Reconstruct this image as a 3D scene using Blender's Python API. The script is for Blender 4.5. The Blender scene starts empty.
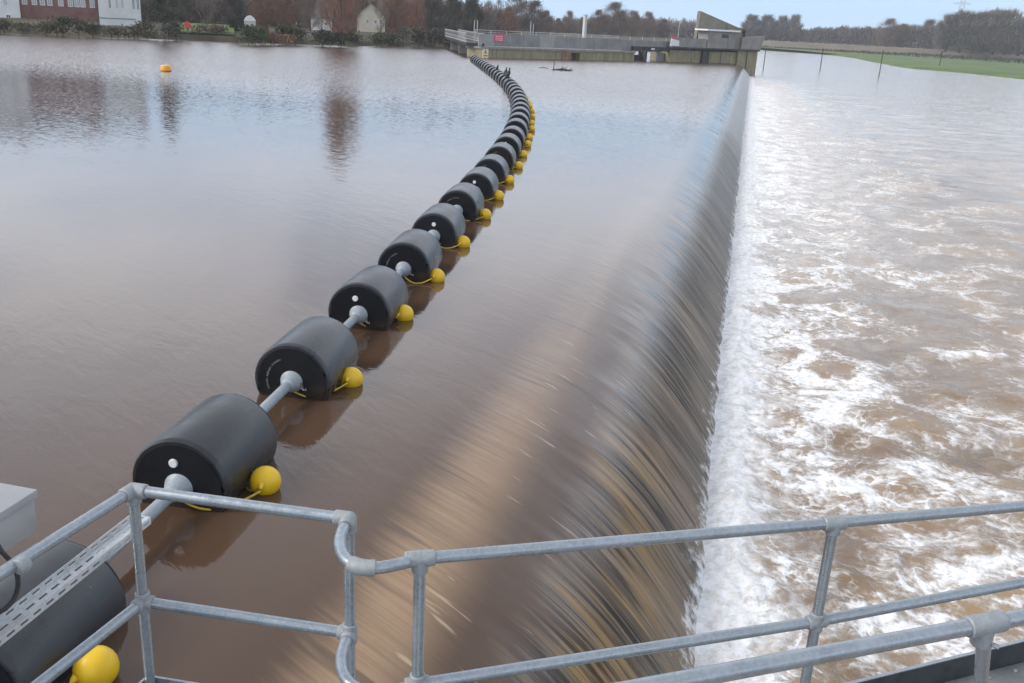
import bpy, math, random
import numpy as np
from mathutils import Vector, Matrix

random.seed(7)
rng = np.random.default_rng(11)
S = bpy.context.scene
COL = S.collection
R = math.radians

# ------------------------------------------------------------------ camera model
FPX, ROLL, PITCH, AZ, CH = 940.0, R(3.0), R(18.803), -0.2237, 4.2
_f = np.array([math.sin(AZ)*math.cos(PITCH), math.cos(AZ)*math.cos(PITCH), -math.sin(PITCH)])
_r0 = np.array([math.cos(AZ), -math.sin(AZ), 0.0])
_u0 = np.cross(_r0, _f)
_r = _r0*math.cos(ROLL) + _u0*math.sin(ROLL)
_u = _u0*math.cos(ROLL) - _r0*math.sin(ROLL)

def ray(x, y):
    return _r*(x-512)/FPX - _u*(y-341.5)/FPX + _f
def un(x, y, z):
    """world point on the level z seen at photo pixel (x, y)"""
    v = ray(x, y); t = (z-CH)/v[2]
    return np.array([0, 0, CH]) + v*t
def azpt(px, D, z=0.0, py=25):
    """world point at horizontal distance D in the direction of photo column px"""
    v = ray(px, py); h = v[:2]/np.linalg.norm(v[:2])
    return np.array([h[0]*D, h[1]*D, z])
def zat(px, py, D):
    v = ray(px, py); return CH + v[2]*D/np.linalg.norm(v[:2])

cam = bpy.data.cameras.new("camera")
cam.sensor_width = 36; cam.lens = FPX*36/1024; cam.clip_start = 0.05; cam.clip_end = 12000
co = bpy.data.objects.new("camera", cam); COL.objects.link(co)
m = Matrix(((_r[0], _u[0], -_f[0], 0), (_r[1], _u[1], -_f[1], 0), (_r[2], _u[2], -_f[2], CH), (0, 0, 0, 1)))
co.matrix_world = m
S.camera = co

# ------------------------------------------------------------------ numeric noise
_perm = np.random.default_rng(5).permutation(256); _perm = np.concatenate([_perm, _perm, _perm])
_ga = np.random.default_rng(6).random(256)*2*np.pi; _gx, _gy = np.cos(_ga), np.sin(_ga)
def perlin(x, y):
    xi = np.floor(x).astype(int); yi = np.floor(y).astype(int)
    xf, yf = x-xi, y-yi; xi &= 255; yi &= 255
    f = lambda t: t*t*t*(t*(t*6-15)+10)
    def g(ix, iy, dx, dy):
        h = _perm[_perm[ix & 255] + (iy & 255)]; return _gx[h]*dx + _gy[h]*dy
    a = g(xi, yi, xf, yf); b = g(xi+1, yi, xf-1, yf); c = g(xi, yi+1, xf, yf-1); d = g(xi+1, yi+1, xf-1, yf-1)
    u, v = f(xf), f(yf)
    return (a+(b-a)*u)*(1-v) + (c+(d-c)*u)*v
def fbm(x, y, o=4):
    s, a = 0, 1.0
    for i in range(o):
        s = s + a*perlin(x+17.3*i, y-9.1*i); x, y, a = x*2.03, y*2.03, a*0.5
    return s
def sstep(a, b, x):
    t = np.clip((x-a)/(b-a), 0, 1); return t*t*(3-2*t)

# ------------------------------------------------------------------ mesh helpers
class MB:
    def __init__(s): s.v = []; s.f = []; s.uv = None
    def add(s, vs, fs):
        o = len(s.v); s.v.extend([tuple(map(float, p)) for p in vs]); s.f.extend([tuple(i+o for i in f) for f in fs]); return s
    def box(s, x0, x1, y0, y1, z0, z1, fr=None):
        P = [(x0,y0,z0),(x1,y0,z0),(x1,y1,z0),(x0,y1,z0),(x0,y0,z1),(x1,y0,z1),(x1,y1,z1),(x0,y1,z1)]
        if fr: P = [fr(*p) for p in P]
        return s.add(P, [(0,3,2,1),(4,5,6,7),(0,1,5,4),(1,2,6,5),(2,3,7,6),(3,0,4,7)])
    def tube(s, pts, r, n=14, caps=True):
        pts = [np.array(p, float) for p in pts]
        rs = r if hasattr(r, '__len__') else [r]*len(pts)
        T = []
        for i in range(len(pts)):
            a = pts[max(i-1, 0)]; b = pts[min(i+1, len(pts)-1)]; d = b-a; T.append(d/np.linalg.norm(d))
        ref = np.array([0, 0, 1.0]) if abs(T[0][2]) < 0.9 else np.array([1.0, 0, 0])
        nx = np.cross(T[0], ref); nx /= np.linalg.norm(nx)
        V = []
        for i, p in enumerate(pts):
            nx = nx - T[i]*(nx@T[i]); nx /= np.linalg.norm(nx); ny = np.cross(T[i], nx)
            for k in range(n):
                a = 2*math.pi*k/n; V.append(p + (nx*math.cos(a)+ny*math.sin(a))*rs[i])
        Fs = []
        for i in range(len(pts)-1):
            for k in range(n):
                k2 = (k+1) % n; Fs.append((i*n+k, i*n+k2, (i+1)*n+k2, (i+1)*n+k))
        if caps:
            Fs.append(tuple(range(n-1, -1, -1))); Fs.append(tuple((len(pts)-1)*n+k for k in range(n)))
        return s.add(V, Fs)
    def lathe(s, prof, origin, axis, n=48):
        """prof: list of (along, radius)"""
        ax = np.array(axis, float); ax /= np.linalg.norm(ax)
        return s.tube([np.array(origin)+ax*a for a, _ in prof], [max(r, 1e-4) for _, r in prof], n, True)
    def sphere(s, c, r, nu=20, nv=12, sq=(1, 1, 1)):
        c = np.array(c, float); V = [c+np.array([0, 0, -r*sq[2]])]
        for j in range(1, nv):
            t = -math.pi/2+math.pi*j/nv
            for i in range(nu):
                a = 2*math.pi*i/nu; V.append(c+np.array([math.cos(t)*math.cos(a)*sq[0], math.cos(t)*math.sin(a)*sq[1], math.sin(t)*sq[2]])*r)
        V.append(c+np.array([0, 0, r*sq[2]])); Fs = []
        for i in range(nu): Fs.append((0, 1+(i+1) % nu, 1+i))
        for j in range(nv-2):
            for i in range(nu):
                a = 1+j*nu; Fs.append((a+i, a+(i+1) % nu, a+nu+(i+1) % nu, a+nu+i))
        a = 1+(nv-2)*nu
        for i in range(nu): Fs.append((a+i, a+(i+1) % nu, len(V)-1))
        return s.add(V, Fs)
    def prism(s, poly, d0, d1, fr):
        """poly of (a, b); extruded d0..d1; fr(a, d, b) -> world"""
        n = len(poly); P = [fr(a, d0, b) for a, b in poly]+[fr(a, d1, b) for a, b in poly]
        return s.add(P, [tuple(range(n)), tuple(range(2*n-1, n-1, -1))]+[(i, n+i, n+(i+1) % n, (i+1) % n) for i in range(n)])
    def build(s, name, mat, parent=None, smooth=None, bevel=0, loc=None):
        me = bpy.data.meshes.new(name); me.from_pydata(s.v, [], s.f); me.update()
        return finish(me, name, mat, parent, smooth, bevel, loc)

def finish(me, name, mat, parent=None, smooth=None, bevel=0, loc=None):
    import bmesh
    bm = bmesh.new(); bm.from_mesh(me); bmesh.ops.recalc_face_normals(bm, faces=bm.faces)
    if bevel:
        es = [e for e in bm.edges if len(e.link_faces) == 2 and e.calc_face_angle(0) > 0.6]
        bmesh.ops.bevel(bm, geom=es, offset=bevel, segments=2, affect='EDGES', profile=0.6)
    if smooth is not None:
        for f in bm.faces: f.smooth = True
        for e in bm.edges:
            if len(e.link_faces) == 2 and e.calc_face_angle(0) > smooth: e.smooth = False
    bm.to_mesh(me); bm.free()
    o = bpy.data.objects.new(name, me); me.materials.append(mat); COL.objects.link(o)
    if parent: o.parent = parent
    if loc is not None: o.location = loc
    return o

def fastmesh(name, V, F, mat, parent=None, smooth=True):
    """V (n,3) array, F (m,k) array"""
    me = bpy.data.meshes.new(name); V = np.asarray(V, np.float32); F = np.asarray(F, np.int32); k = F.shape[1]
    me.vertices.add(len(V)); me.vertices.foreach_set('co', V.ravel())
    me.loops.add(F.size); me.loops.foreach_set('vertex_index', F.ravel())
    me.polygons.add(len(F)); me.polygons.foreach_set('loop_start', np.arange(len(F), dtype=np.int32)*k)
    try: me.polygons.foreach_set('loop_total', np.full(len(F), k, np.int32))
    except Exception: pass
    me.polygons.foreach_set('use_smooth', np.full(len(F), smooth))
    me.update(calc_edges=True); me.validate()
    o = bpy.data.objects.new(name, me); me.materials.append(mat); COL.objects.link(o)
    if parent: o.parent = parent
    return o
def grid_faces(ni, nj):
    i, j = np.meshgrid(np.arange(ni-1), np.arange(nj-1), indexing='ij'); a = (i*nj+j).ravel()
    return np.stack([a, a+nj, a+nj+1, a+1], 1)

def tag(o, label=None, cat=None, group=None, kind=None):
    if label: o['label'] = label
    if cat: o['category'] = cat
    if group: o['group'] = group
    if kind: o['kind'] = kind
    return o
def thing(name, label, cat, loc=(0, 0, 0), group=None, rz=0):
    o = bpy.data.objects.new(name, None); COL.objects.link(o); o.location = tuple(map(float, loc)); o.rotation_euler = (0, 0, rz)
    o.empty_display_size = 0.2
    return tag(o, label, cat, group)
def copy_tree(o, parent=None):
    c = o.copy(); COL.objects.link(c)
    if parent: c.parent = parent
    for ch in o.children: copy_tree(ch, c)
    return c
ORD = ['first','second','third','fourth','fifth','sixth','seventh','eighth','ninth','tenth','eleventh','twelfth','thirteenth','fourteenth','fifteenth','sixteenth','seventeenth','eighteenth','nineteenth']
def ordinal(n):
    if n <= 19: return ORD[n-1]
    t = {2: 'twenty', 3: 'thirty', 4: 'forty', 5: 'fifty'}[n//10]
    return (t[:-1]+'ieth') if n % 10 == 0 else t+'-'+ORD[n % 10-1]

# ------------------------------------------------------------------ materials
class NT:
    def __init__(s, name):
        s.m = bpy.data.materials.new(name); s.m.use_nodes = True; s.t = s.m.node_tree
        s.p = s.t.nodes['Principled BSDF']; s.out = s.t.nodes['Material Output']
    def n(s, typ, **kw):
        nd = s.t.nodes.new(typ)
        for k, v in kw.items():
            if k.startswith('_'): setattr(nd, k[1:], v)
            else: s.set(nd, k, v)
        return nd
    def set(s, nd, k, v):
        k = int(k[1:]) if (k[0] == 'i' and k[1:].isdigit()) else k.replace('__', ' ')
        inp = nd.inputs[k]
        if isinstance(v, bpy.types.NodeSocket): s.t.links.new(v, inp)
        else:
            if hasattr(inp.default_value, '__len__') and len(inp.default_value) == 4 and len(v) == 3: v = (*v, 1)
            inp.default_value = v
    def math(s, op, a, b=None, c=None, clamp=False):
        nd = s.t.nodes.new('ShaderNodeMath'); nd.operation = op; nd.use_clamp = clamp
        for i, v in enumerate((a, b, c)):
            if v is None: continue
            if isinstance(v, bpy.types.NodeSocket): s.t.links.new(v, nd.inputs[i])
            else: nd.inputs[i].default_value = v
        return nd.outputs[0]
    def mix(s, f, a, b):
        nd = s.t.nodes.new('ShaderNodeMix'); nd.data_type = 'RGBA'
        for i, v in ((0, f), (6, a), (7, b)):
            if isinstance(v, bpy.types.NodeSocket): s.t.links.new(v, nd.inputs[i])
            else: nd.inputs[i].default_value = v if i == 0 else (*v, 1)
        return nd.outputs[2]
    def noise(s, vec, scale, detail=4, rough=0.5, dist=0.0, dim='3D'):
        nd = s.t.nodes.new('ShaderNodeTexNoise'); nd.noise_dimensions = dim
        if vec is not None: s.t.links.new(vec, nd.inputs['Vector'])
        nd.inputs['Scale'].default_value = scale; nd.inputs['Detail'].default_value = detail
        nd.inputs['Roughness'].default_value = rough; nd.inputs['Distortion'].default_value = dist
        return nd.outputs['Fac']
    def rng(s, v, a, b, c=0.0, d=1.0, smooth=True):
        nd = s.t.nodes.new('ShaderNodeMapRange'); nd.interpolation_type = 'SMOOTHSTEP' if smooth else 'LINEAR'; nd.clamp = True
        s.t.links.new(v, nd.inputs[0])
        for i, x in enumerate((a, b, c, d)): nd.inputs[i+1].default_value = x
        return nd.outputs[0]
    def pos(s): return s.t.nodes.new('ShaderNodeNewGeometry').outputs['Position']
    def objc(s): return s.t.nodes.new('ShaderNodeTexCoord').outputs['Object']
    def mapping(s, vec, scale=(1, 1, 1), rot=(0, 0, 0), loc=(0, 0, 0)):
        nd = s.t.nodes.new('ShaderNodeMapping'); s.t.links.new(vec, nd.inputs[0])
        nd.inputs['Scale'].default_value = scale; nd.inputs['Rotation'].default_value = rot; nd.inputs['Location'].default_value = loc
        return nd.outputs[0]
    def sep(s, vec):
        nd = s.t.nodes.new('ShaderNodeSeparateXYZ'); s.t.links.new(vec, nd.inputs[0]); return nd.outputs
    def bump(s, h, strength=0.3, dist=0.02, normal=None):
        nd = s.t.nodes.new('ShaderNodeBump'); s.t.links.new(h, nd.inputs['Height'])
        for k, v in (('Strength', strength), ('Distance', dist)):
            if isinstance(v, bpy.types.NodeSocket): s.t.links.new(v, nd.inputs[k])
            else: nd.inputs[k].default_value = v
        if normal is not None: s.t.links.new(normal, nd.inputs['Normal'])
        return nd.outputs[0]
    def P(s, **kw):
        for k, v in kw.items():
            s.set(s.p, {'col': 'Base Color', 'rough': 'Roughness', 'metal': 'Metallic', 'ior': 'IOR', 'normal': 'Normal', 'spec': 'Specular IOR Level'}[k], v)
        return s.m

def rough_mat(name, c0, c1, scale=3.0, rough=0.8, metal=0.0, bump=0.0, bdist=0.01, detail=5, lo=0.35, hi=0.65, dim=None, spec=0.5):
    t = NT(name); v = t.objc() if dim is None else t.mapping(t.objc(), dim)
    f = t.noise(v, scale, detail, 0.6)
    t.P(col=t.mix(t.rng(f, lo, hi), c0, c1), rough=rough, metal=metal, spec=spec)
    if bump: t.P(normal=t.bump(f, bump, bdist))
    return t.m

M = {}
def galv(name, base=(0.33, 0.365, 0.395), metal=0.65, rough=0.31):
    t = NT(name); v = t.objc()
    sp = t.n('ShaderNodeTexVoronoi', Scale=90.0); t.t.links.new(v, sp.inputs['Vector'])
    a = t.noise(v, 9, 5, 0.65); b = t.noise(v, 60, 3, 0.6)
    f = t.math('ADD', t.math('MULTIPLY', sp.outputs['Color'], 0.35), t.math('MULTIPLY', a, 0.65))
    c = t.mix(t.rng(f, 0.25, 0.75), tuple(x*0.86 for x in base), tuple(min(1, x*1.12) for x in base))
    c = t.mix(t.rng(t.noise(v, 3.1, 6, 0.7), 0.60, 0.74, 0, 0.3), c, (0.20, 0.21, 0.21))
    t.P(col=c, metal=metal, rough=t.rng(a, 0.3, 0.7, rough-0.1, rough+0.14), normal=t.bump(b, 0.12, 0.002))
    return t.m
M['galv'] = galv('galvanised_tube')
M['fitting'] = galv('cast_fitting', (0.29, 0.31, 0.32), 0.2, 0.6)
M['tray'] = galv('perforated_tray_metal', (0.56, 0.58, 0.59), 0.35, 0.38)
M['pipe'] = galv('painted_pipe', (0.33, 0.37, 0.40), 0.2, 0.48)
M['plate'] = rough_mat('dark_toe_plate', (0.035, 0.04, 0.043), (0.065, 0.07, 0.073), 6, 0.55, 0.2)
M['deckplate'] = rough_mat('grey_deck_plate', (0.17, 0.18, 0.182), (0.25, 0.262, 0.262), 5, 0.6, 0.2, 0.1)
M['boxpaint'] = rough_mat('grey_enclosure_paint', (0.29, 0.295, 0.30), (0.34, 0.345, 0.35), 3, 0.45)
M['cable'] = rough_mat('black_cable', (0.01, 0.01, 0.01), (0.02, 0.02, 0.02), 8, 0.5)

def drum_mat(name, c0, c1, rough, spec=0.5):
    t = NT(name); v = t.objc()
    a = t.noise(v, 2.2, 6, 0.65); st = t.noise(t.mapping(v, (22, 0.7, 22)), 1.0, 4, 0.6)
    c = t.mix(t.rng(a, 0.3, 0.7), c0, c1)
    c = t.mix(t.rng(st, 0.56, 0.8, 0, 0.45), c, tuple(x*2.2 for x in c1))
    scuff = t.noise(t.mapping(v, (5, 1.2, 5), (0.4, 0.3, 0)), 2.0, 7, 0.75)
    c = t.mix(t.rng(scuff, 0.60, 0.70, 0, 0.4), c, tuple(x*2.8+.004 for x in c1))
    rnd = t.n('ShaderNodeObjectInfo').outputs['Random']
    spot = t.noise(t.mapping(v, (1, 1, 1)), 26, 2, 0.5)
    c = t.mix(t.rng(spot, 0.76, 0.80, 0, 0.5), c, (0.3, 0.3, 0.28))
    hv = t.n('ShaderNodeHueSaturation', Color=c); t.t.links.new(t.rng(rnd, 0, 1, 0.75, 1.35, False), hv.inputs['Value']); c = hv.outputs[0]
    z = t.sep(v)[2]
    wet = t.rng(t.math('ADD', z, t.math('MULTIPLY', a, 0.12)), -0.16, -0.04)
    c = t.mix(wet, tuple(x*0.45+0.004 for x in c0), c)
    mud = t.math('MULTIPLY', t.rng(t.math('ADD', z, t.math('MULTIPLY', scuff, 0.22)), -0.06, 0.06, 1.0, 0.0), 0.55)
    c = t.mix(mud, c, (0.050, 0.036, 0.026))
    t.P(col=c, rough=t.math('MULTIPLY', t.math('ADD', t.rng(a, 0.3, 0.7, rough-0.06, rough+0.1), 0.0), t.rng(wet, 0, 1, 0.4, 1.0)), normal=t.bump(t.noise(v, 6, 3), 0.1, 0.01), spec=spec)
    return t.m
M['drum'] = drum_mat('black_plastic_shell', (0.019, 0.020, 0.023), (0.034, 0.036, 0.041), 0.29)
M['face'] = drum_mat('black_plastic_face', (0.008, 0.008, 0.010), (0.012, 0.012, 0.014), 0.6, 0.18)
M['white'] = rough_mat('white_plastic', (0.66, 0.66, 0.66), (0.76, 0.76, 0.76), 4, 0.5)
M['lettering'] = rough_mat('faint_white_lettering', (0.10, 0.10, 0.10), (0.2, 0.2, 0.2), 30, 0.6)
M['shackle'] = rough_mat('steel_shackle', (0.35, 0.35, 0.35), (0.5, 0.5, 0.5), 20, 0.35, 0.8)
def yellow(name, c):
    t = NT(name); v = t.objc(); a = t.noise(v, 6, 6, 0.7)
    col = t.mix(t.rng(a, 0.5, 0.78, 0, 0.55), c, tuple(x*0.55 for x in c))
    z = t.sep(v)[2]; col = t.mix(t.rng(t.math('ADD', z, t.math('MULTIPLY', a, 0.06)), -0.06, 0.0), (0.16, 0.10, 0.02), col)
    return t.P(col=col, rough=0.42, normal=t.bump(a, 0.1, 0.006))
M['yellow'] = yellow('yellow_buoy_plastic', (0.80, 0.50, 0.012))
M['rope'] = rough_mat('yellow_rope', (0.42, 0.28, 0.03), (0.6, 0.42, 0.05), 60, 0.8)
M['orange'] = yellow('orange_buoy_plastic', (0.85, 0.36, 0.02))
M['bird'] = rough_mat('dark_feathers', (0.008, 0.008, 0.009), (0.02, 0.02, 0.02), 10, 0.6)
M['beak'] = rough_mat('pale_beak', (0.3, 0.24, 0.1), (0.35, 0.28, 0.12), 10, 0.5)
M['wood'] = rough_mat('wet_driftwood', (0.02, 0.015, 0.01), (0.05, 0.037, 0.025), 5, 0.7)

# --- river surfaces
BROWN0, BROWN1 = (0.060, 0.034, 0.021), (0.092, 0.055, 0.034)
def ripple(t, p, far_rough=True):
    """height field of small wind and current ripples; flow runs obliquely to the weir"""
    q = t.mapping(p, (1.0, 1.0, 1.0), (0, 0, R(38)))
    w = t.noise(t.mapping(q, (0.5, 1.6, 1)), 1.6, 5, 0.55, 0.6)
    s = t.noise(t.mapping(q, (1.6, 4.2, 1)), 2.2, 4, 0.6, 0.4)
    return t.math('ADD', t.math('MULTIPLY', w, 1.0), t.math('MULTIPLY', s, 0.35))

def calm_surface(t, p, y):
    """shared by the pool and the drawdown: wavelet height, bump strength, wind-ruffle amount"""
    edge = t.math('ADD', y, t.math('MULTIPLY', t.math('SUBTRACT', t.noise(p, 0.05, 3), 0.5), 12.0))
    ruff = t.rng(edge, 40, 66)
    calm = t.noise(t.mapping(p, (0.25, 1.0, 1), (0, 0, R(14))), 0.35, 3, 0.5)
    st = t.math('ADD', t.math('MULTIPLY', t.rng(calm, 0.35, 0.7), 0.13), 0.10)
    lw = t.noise(t.mapping(p, (0.16, 0.9, 1), (0, 0, R(12))), 0.6, 5, 0.6)
    hh = t.math('ADD', ripple(t, p), t.math('MULTIPLY', lw, t.rng(y, 12, 60, 0.3, 2.0)))
    return hh, st, ruff
def chop(t, p, nrm, amount, lean=None, sc=(0.6, 1.6, 1), scale=9.0):
    """tilt the surface normal by small steep waves (slopes of a wind-ruffled surface)"""
    nz = t.n('ShaderNodeTexNoise', Scale=scale, Detail=4.0, Roughness=0.65); t.t.links.new(t.mapping(p, sc, (0, 0, R(12))), nz.inputs['Vector'])
    v = t.n('ShaderNodeVectorMath', _operation='SUBTRACT'); t.t.links.new(nz.outputs['Color'], v.inputs[0]); v.inputs[1].default_value = (0.5, 0.5, 0.5)
    k = t.n('ShaderNodeCombineXYZ'); t.t.links.new(amount, k.inputs[0]); t.t.links.new(amount, k.inputs[1])
    m_ = t.n('ShaderNodeVectorMath', _operation='MULTIPLY'); t.t.links.new(v.outputs[0], m_.inputs[0]); t.t.links.new(k.outputs[0], m_.inputs[1])
    if lean is not None:     # normals leaned towards the camera, added so far water mirrors higher, brighter sky
        l_ = t.n('ShaderNodeVectorMath', _operation='SCALE'); l_.inputs[0].default_value = (0.035, -0.085, 0); t.t.links.new(lean, l_.inputs['Scale'])
        b_ = t.n('ShaderNodeVectorMath', _operation='ADD'); t.t.links.new(l_.outputs[0], b_.inputs[0]); t.t.links.new(m_.outputs[0], b_.inputs[1]); m_ = b_
    a_ = t.n('ShaderNodeVectorMath', _operation='ADD'); t.t.links.new(m_.outputs[0], a_.inputs[0]); t.t.links.new(nrm, a_.inputs[1])
    n_ = t.n('ShaderNodeVectorMath', _operation='NORMALIZE'); t.t.links.new(a_.outputs[0], n_.inputs[0])
    return n_.outputs[0]
def river_mat():
    t = NT('muddy_river_water'); p = t.pos(); x, y, z = t.sep(p)
    big = t.noise(t.mapping(p, (1, 0.35, 1), (0, 0, R(20))), 0.22, 4, 0.55)
    col = t.mix(t.rng(big, 0.3, 0.7), BROWN0, BROWN1)
    hh, st, ruff = calm_surface(t, p, y)
    nrm = chop(t, p, t.bump(hh, st, 0.035), t.math('ADD', t.math('MULTIPLY', ruff, 0.9), t.rng(y, 15, 45, 0.0, 0.26)), ruff)
    return t.P(col=col, rough=t.rng(ruff, 0, 1, 0.05, 0.14), ior=t.rng(ruff, 0, 1, 1.45, 2.35), normal=nrm)
M['river'] = river_mat()

def cascade_mat():
    t = NT('falling_water'); p = t.pos(); x, y, z = t.sep(p)
    uv = t.n('ShaderNodeUVMap').outputs[0]
    big = t.noise(t.mapping(p, (1, 0.35, 1), (0, 0, R(20))), 0.22, 4, 0.55)
    base = t.mix(t.rng(big, 0.3, 0.7), BROWN0, BROWN1)
    wob = t.noise(t.mapping(uv, (0.7, 0.5, 1)), 1.0, 2)
    def streak(us, vs, d=4, r=0.6, dist=0.0, off=0.0):
        return t.noise(t.mapping(uv, (us, vs, 1), (0, 0, 0), (off, off*0.7, 0)), 1.0, d, r, dist)
    s1 = streak(2.4, 0.30, 4, 0.62); s2 = streak(11, 0.45, 5, 0.62, 0.1, 3.0); s3 = streak(40, 0.9, 4, 0.6, 0.1, 8.0)
    near = t.rng(y, 7, 26, 1.0, 0.0)
    # tan band painted into the base colour for warm sky reflected off the crest
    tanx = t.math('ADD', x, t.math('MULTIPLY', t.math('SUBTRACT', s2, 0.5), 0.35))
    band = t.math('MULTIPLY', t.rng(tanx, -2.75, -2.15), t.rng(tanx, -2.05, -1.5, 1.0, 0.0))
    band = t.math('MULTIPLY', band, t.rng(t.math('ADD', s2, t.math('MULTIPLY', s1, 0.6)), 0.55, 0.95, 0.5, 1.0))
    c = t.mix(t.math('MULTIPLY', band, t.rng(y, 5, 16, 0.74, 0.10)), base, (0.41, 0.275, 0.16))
    lip = t.math('MULTIPLY', t.rng(x, -1.7, -1.2), t.rng(x, -0.9, -0.4, 1.0, 0.35))
    face = t.rng(t.math('ADD', x, t.math('MULTIPLY', t.math('SUBTRACT', s1, 0.5), 0.7)), -1.40, -0.80)
    mix1 = t.math('ADD', t.math('MULTIPLY', s1, 0.45), t.math('MULTIPLY', s2, 0.55))
    fc = t.mix(t.rng(mix1, 0.40, 0.49), (0.022, 0.019, 0.018), (0.135, 0.10, 0.07))
    fc = t.mix(t.rng(mix1, 0.49, 0.58), fc, (0.27, 0.20, 0.135))
    dpat = t.math('MULTIPLY', t.rng(streak(0.55, 0.22, 4, 0.6, 0.0, 41.0), 0.47, 0.56), t.math('MULTIPLY', t.rng(x, -1.5, -1.0), t.rng(x, -0.45, 0.0, 1.0, 0.15)))
    fc = t.mix(t.math('MULTIPLY', dpat, t.rng(s2, 0.40, 0.56, 0.92, 0.35)), fc, (0.020, 0.017, 0.017))
    och = streak(0.9, 0.22, 3, 0.5, 0.0, 21.0)
    fc = t.mix(t.math('MULTIPLY', t.rng(och, 0.46, 0.58), t.math('MULTIPLY', t.math('MULTIPLY', t.rng(y, 7, 13, 1.0, 0.0), t.rng(x, -0.7, -0.1, 1.0, 0.45)), t.rng(mix1, 0.42, 0.52, 0.1, 0.9))), fc, (0.33, 0.20, 0.075))
    fc = t.mix(t.rng(s3, 0.54, 0.70, 0, 0.6), fc, (0.37, 0.33, 0.28))
    fc = t.mix(t.rng(s3, 0.28, 0.42, 0.5, 0.0), fc, (0.03, 0.028, 0.026))
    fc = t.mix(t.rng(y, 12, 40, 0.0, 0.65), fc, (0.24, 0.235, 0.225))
    fc = t.mix(t.rng(x, -0.45, 0.0, 0.0, 0.45), fc, (0.17, 0.145, 0.12))
    c = t.mix(face, c, fc)
    # bright flecks riding on the drawdown
    fl = t.math('MULTIPLY', t.rng(streak(11, 1.4, 2, 0.5, 0.3, 13.0), 0.66, 0.74), t.math('MULTIPLY', t.rng(x, -2.5, -2.0), t.rng(x, -1.0, -0.6, 1, 0)))
    c = t.mix(t.math('MULTIPLY', fl, t.math('MULTIPLY', near, 0.55)), c, (0.55, 0.42, 0.28))
    # fine dark fold lines
    dk = t.math('MULTIPLY', t.rng(streak(3.2, 0.25, 2, 0.4, 0.3, 31.0), 0.335, 0.375, 1.0, 0.0), t.math('MULTIPLY', t.rng(x, -2.9, -2.4), 0.6))
    c = t.mix(dk, c, (0.05, 0.04, 0.033))
    hs = t.math('ADD', t.math('MULTIPLY', s2, 1.0), t.math('MULTIPLY', s3, 0.35))
    hs = t.math('ADD', hs, t.math('MULTIPLY', s1, 1.5))
    amt = t.rng(x, -2.2, -0.9)
    sp = t.n('ShaderNodeTexNoise', Scale=4.5, Detail=6.0, Roughness=0.72); t.t.links.new(p, sp.inputs['Vector'])
    splash = t.rng(t.math('ADD', x, t.math('MULTIPLY', t.math('SUBTRACT', sp.outputs['Fac'], 0.5), 0.95)), 0.02, 0.26)
    c = t.mix(splash, c, (0.70, 0.70, 0.70))
    ch, cst, ruff = calm_surface(t, p, y)
    still = t.math('SUBTRACT', 1.0, amt)
    h = t.math('ADD', t.math('MULTIPLY', ch, still), t.math('MULTIPLY', hs, amt))
    st = t.math('ADD', t.math('MULTIPLY', cst, still), t.rng(x, -1.3, -0.3, 0.0, 0.42))
    nrm = chop(t, p, t.bump(h, st, t.rng(x, -3.2, -1.0, 0.035, 0.05)), t.math('MULTIPLY', t.math('ADD', t.math('MULTIPLY', ruff, 0.9), t.rng(y, 15, 45, 0.0, 0.26)), t.rng(x, -2.8, -1.2, 1.0, 0.25)), t.math('MULTIPLY', ruff, t.rng(x, -2.8, -1.2, 1.0, 0.0)))
    rg = t.math('MAXIMUM', t.rng(x, -1.4, -0.6, 0.05, 0.40), t.rng(ruff, 0, 1, 0.05, 0.14))
    ior_ = t.math('ADD', t.rng(ruff, 0, 1, 1.45, 2.35), t.rng(x, -1.2, -0.6, 0.0, -0.28))
    return t.P(col=c, rough=rg, ior=ior_, normal=nrm)
M['cascade'] = cascade_mat()

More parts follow.
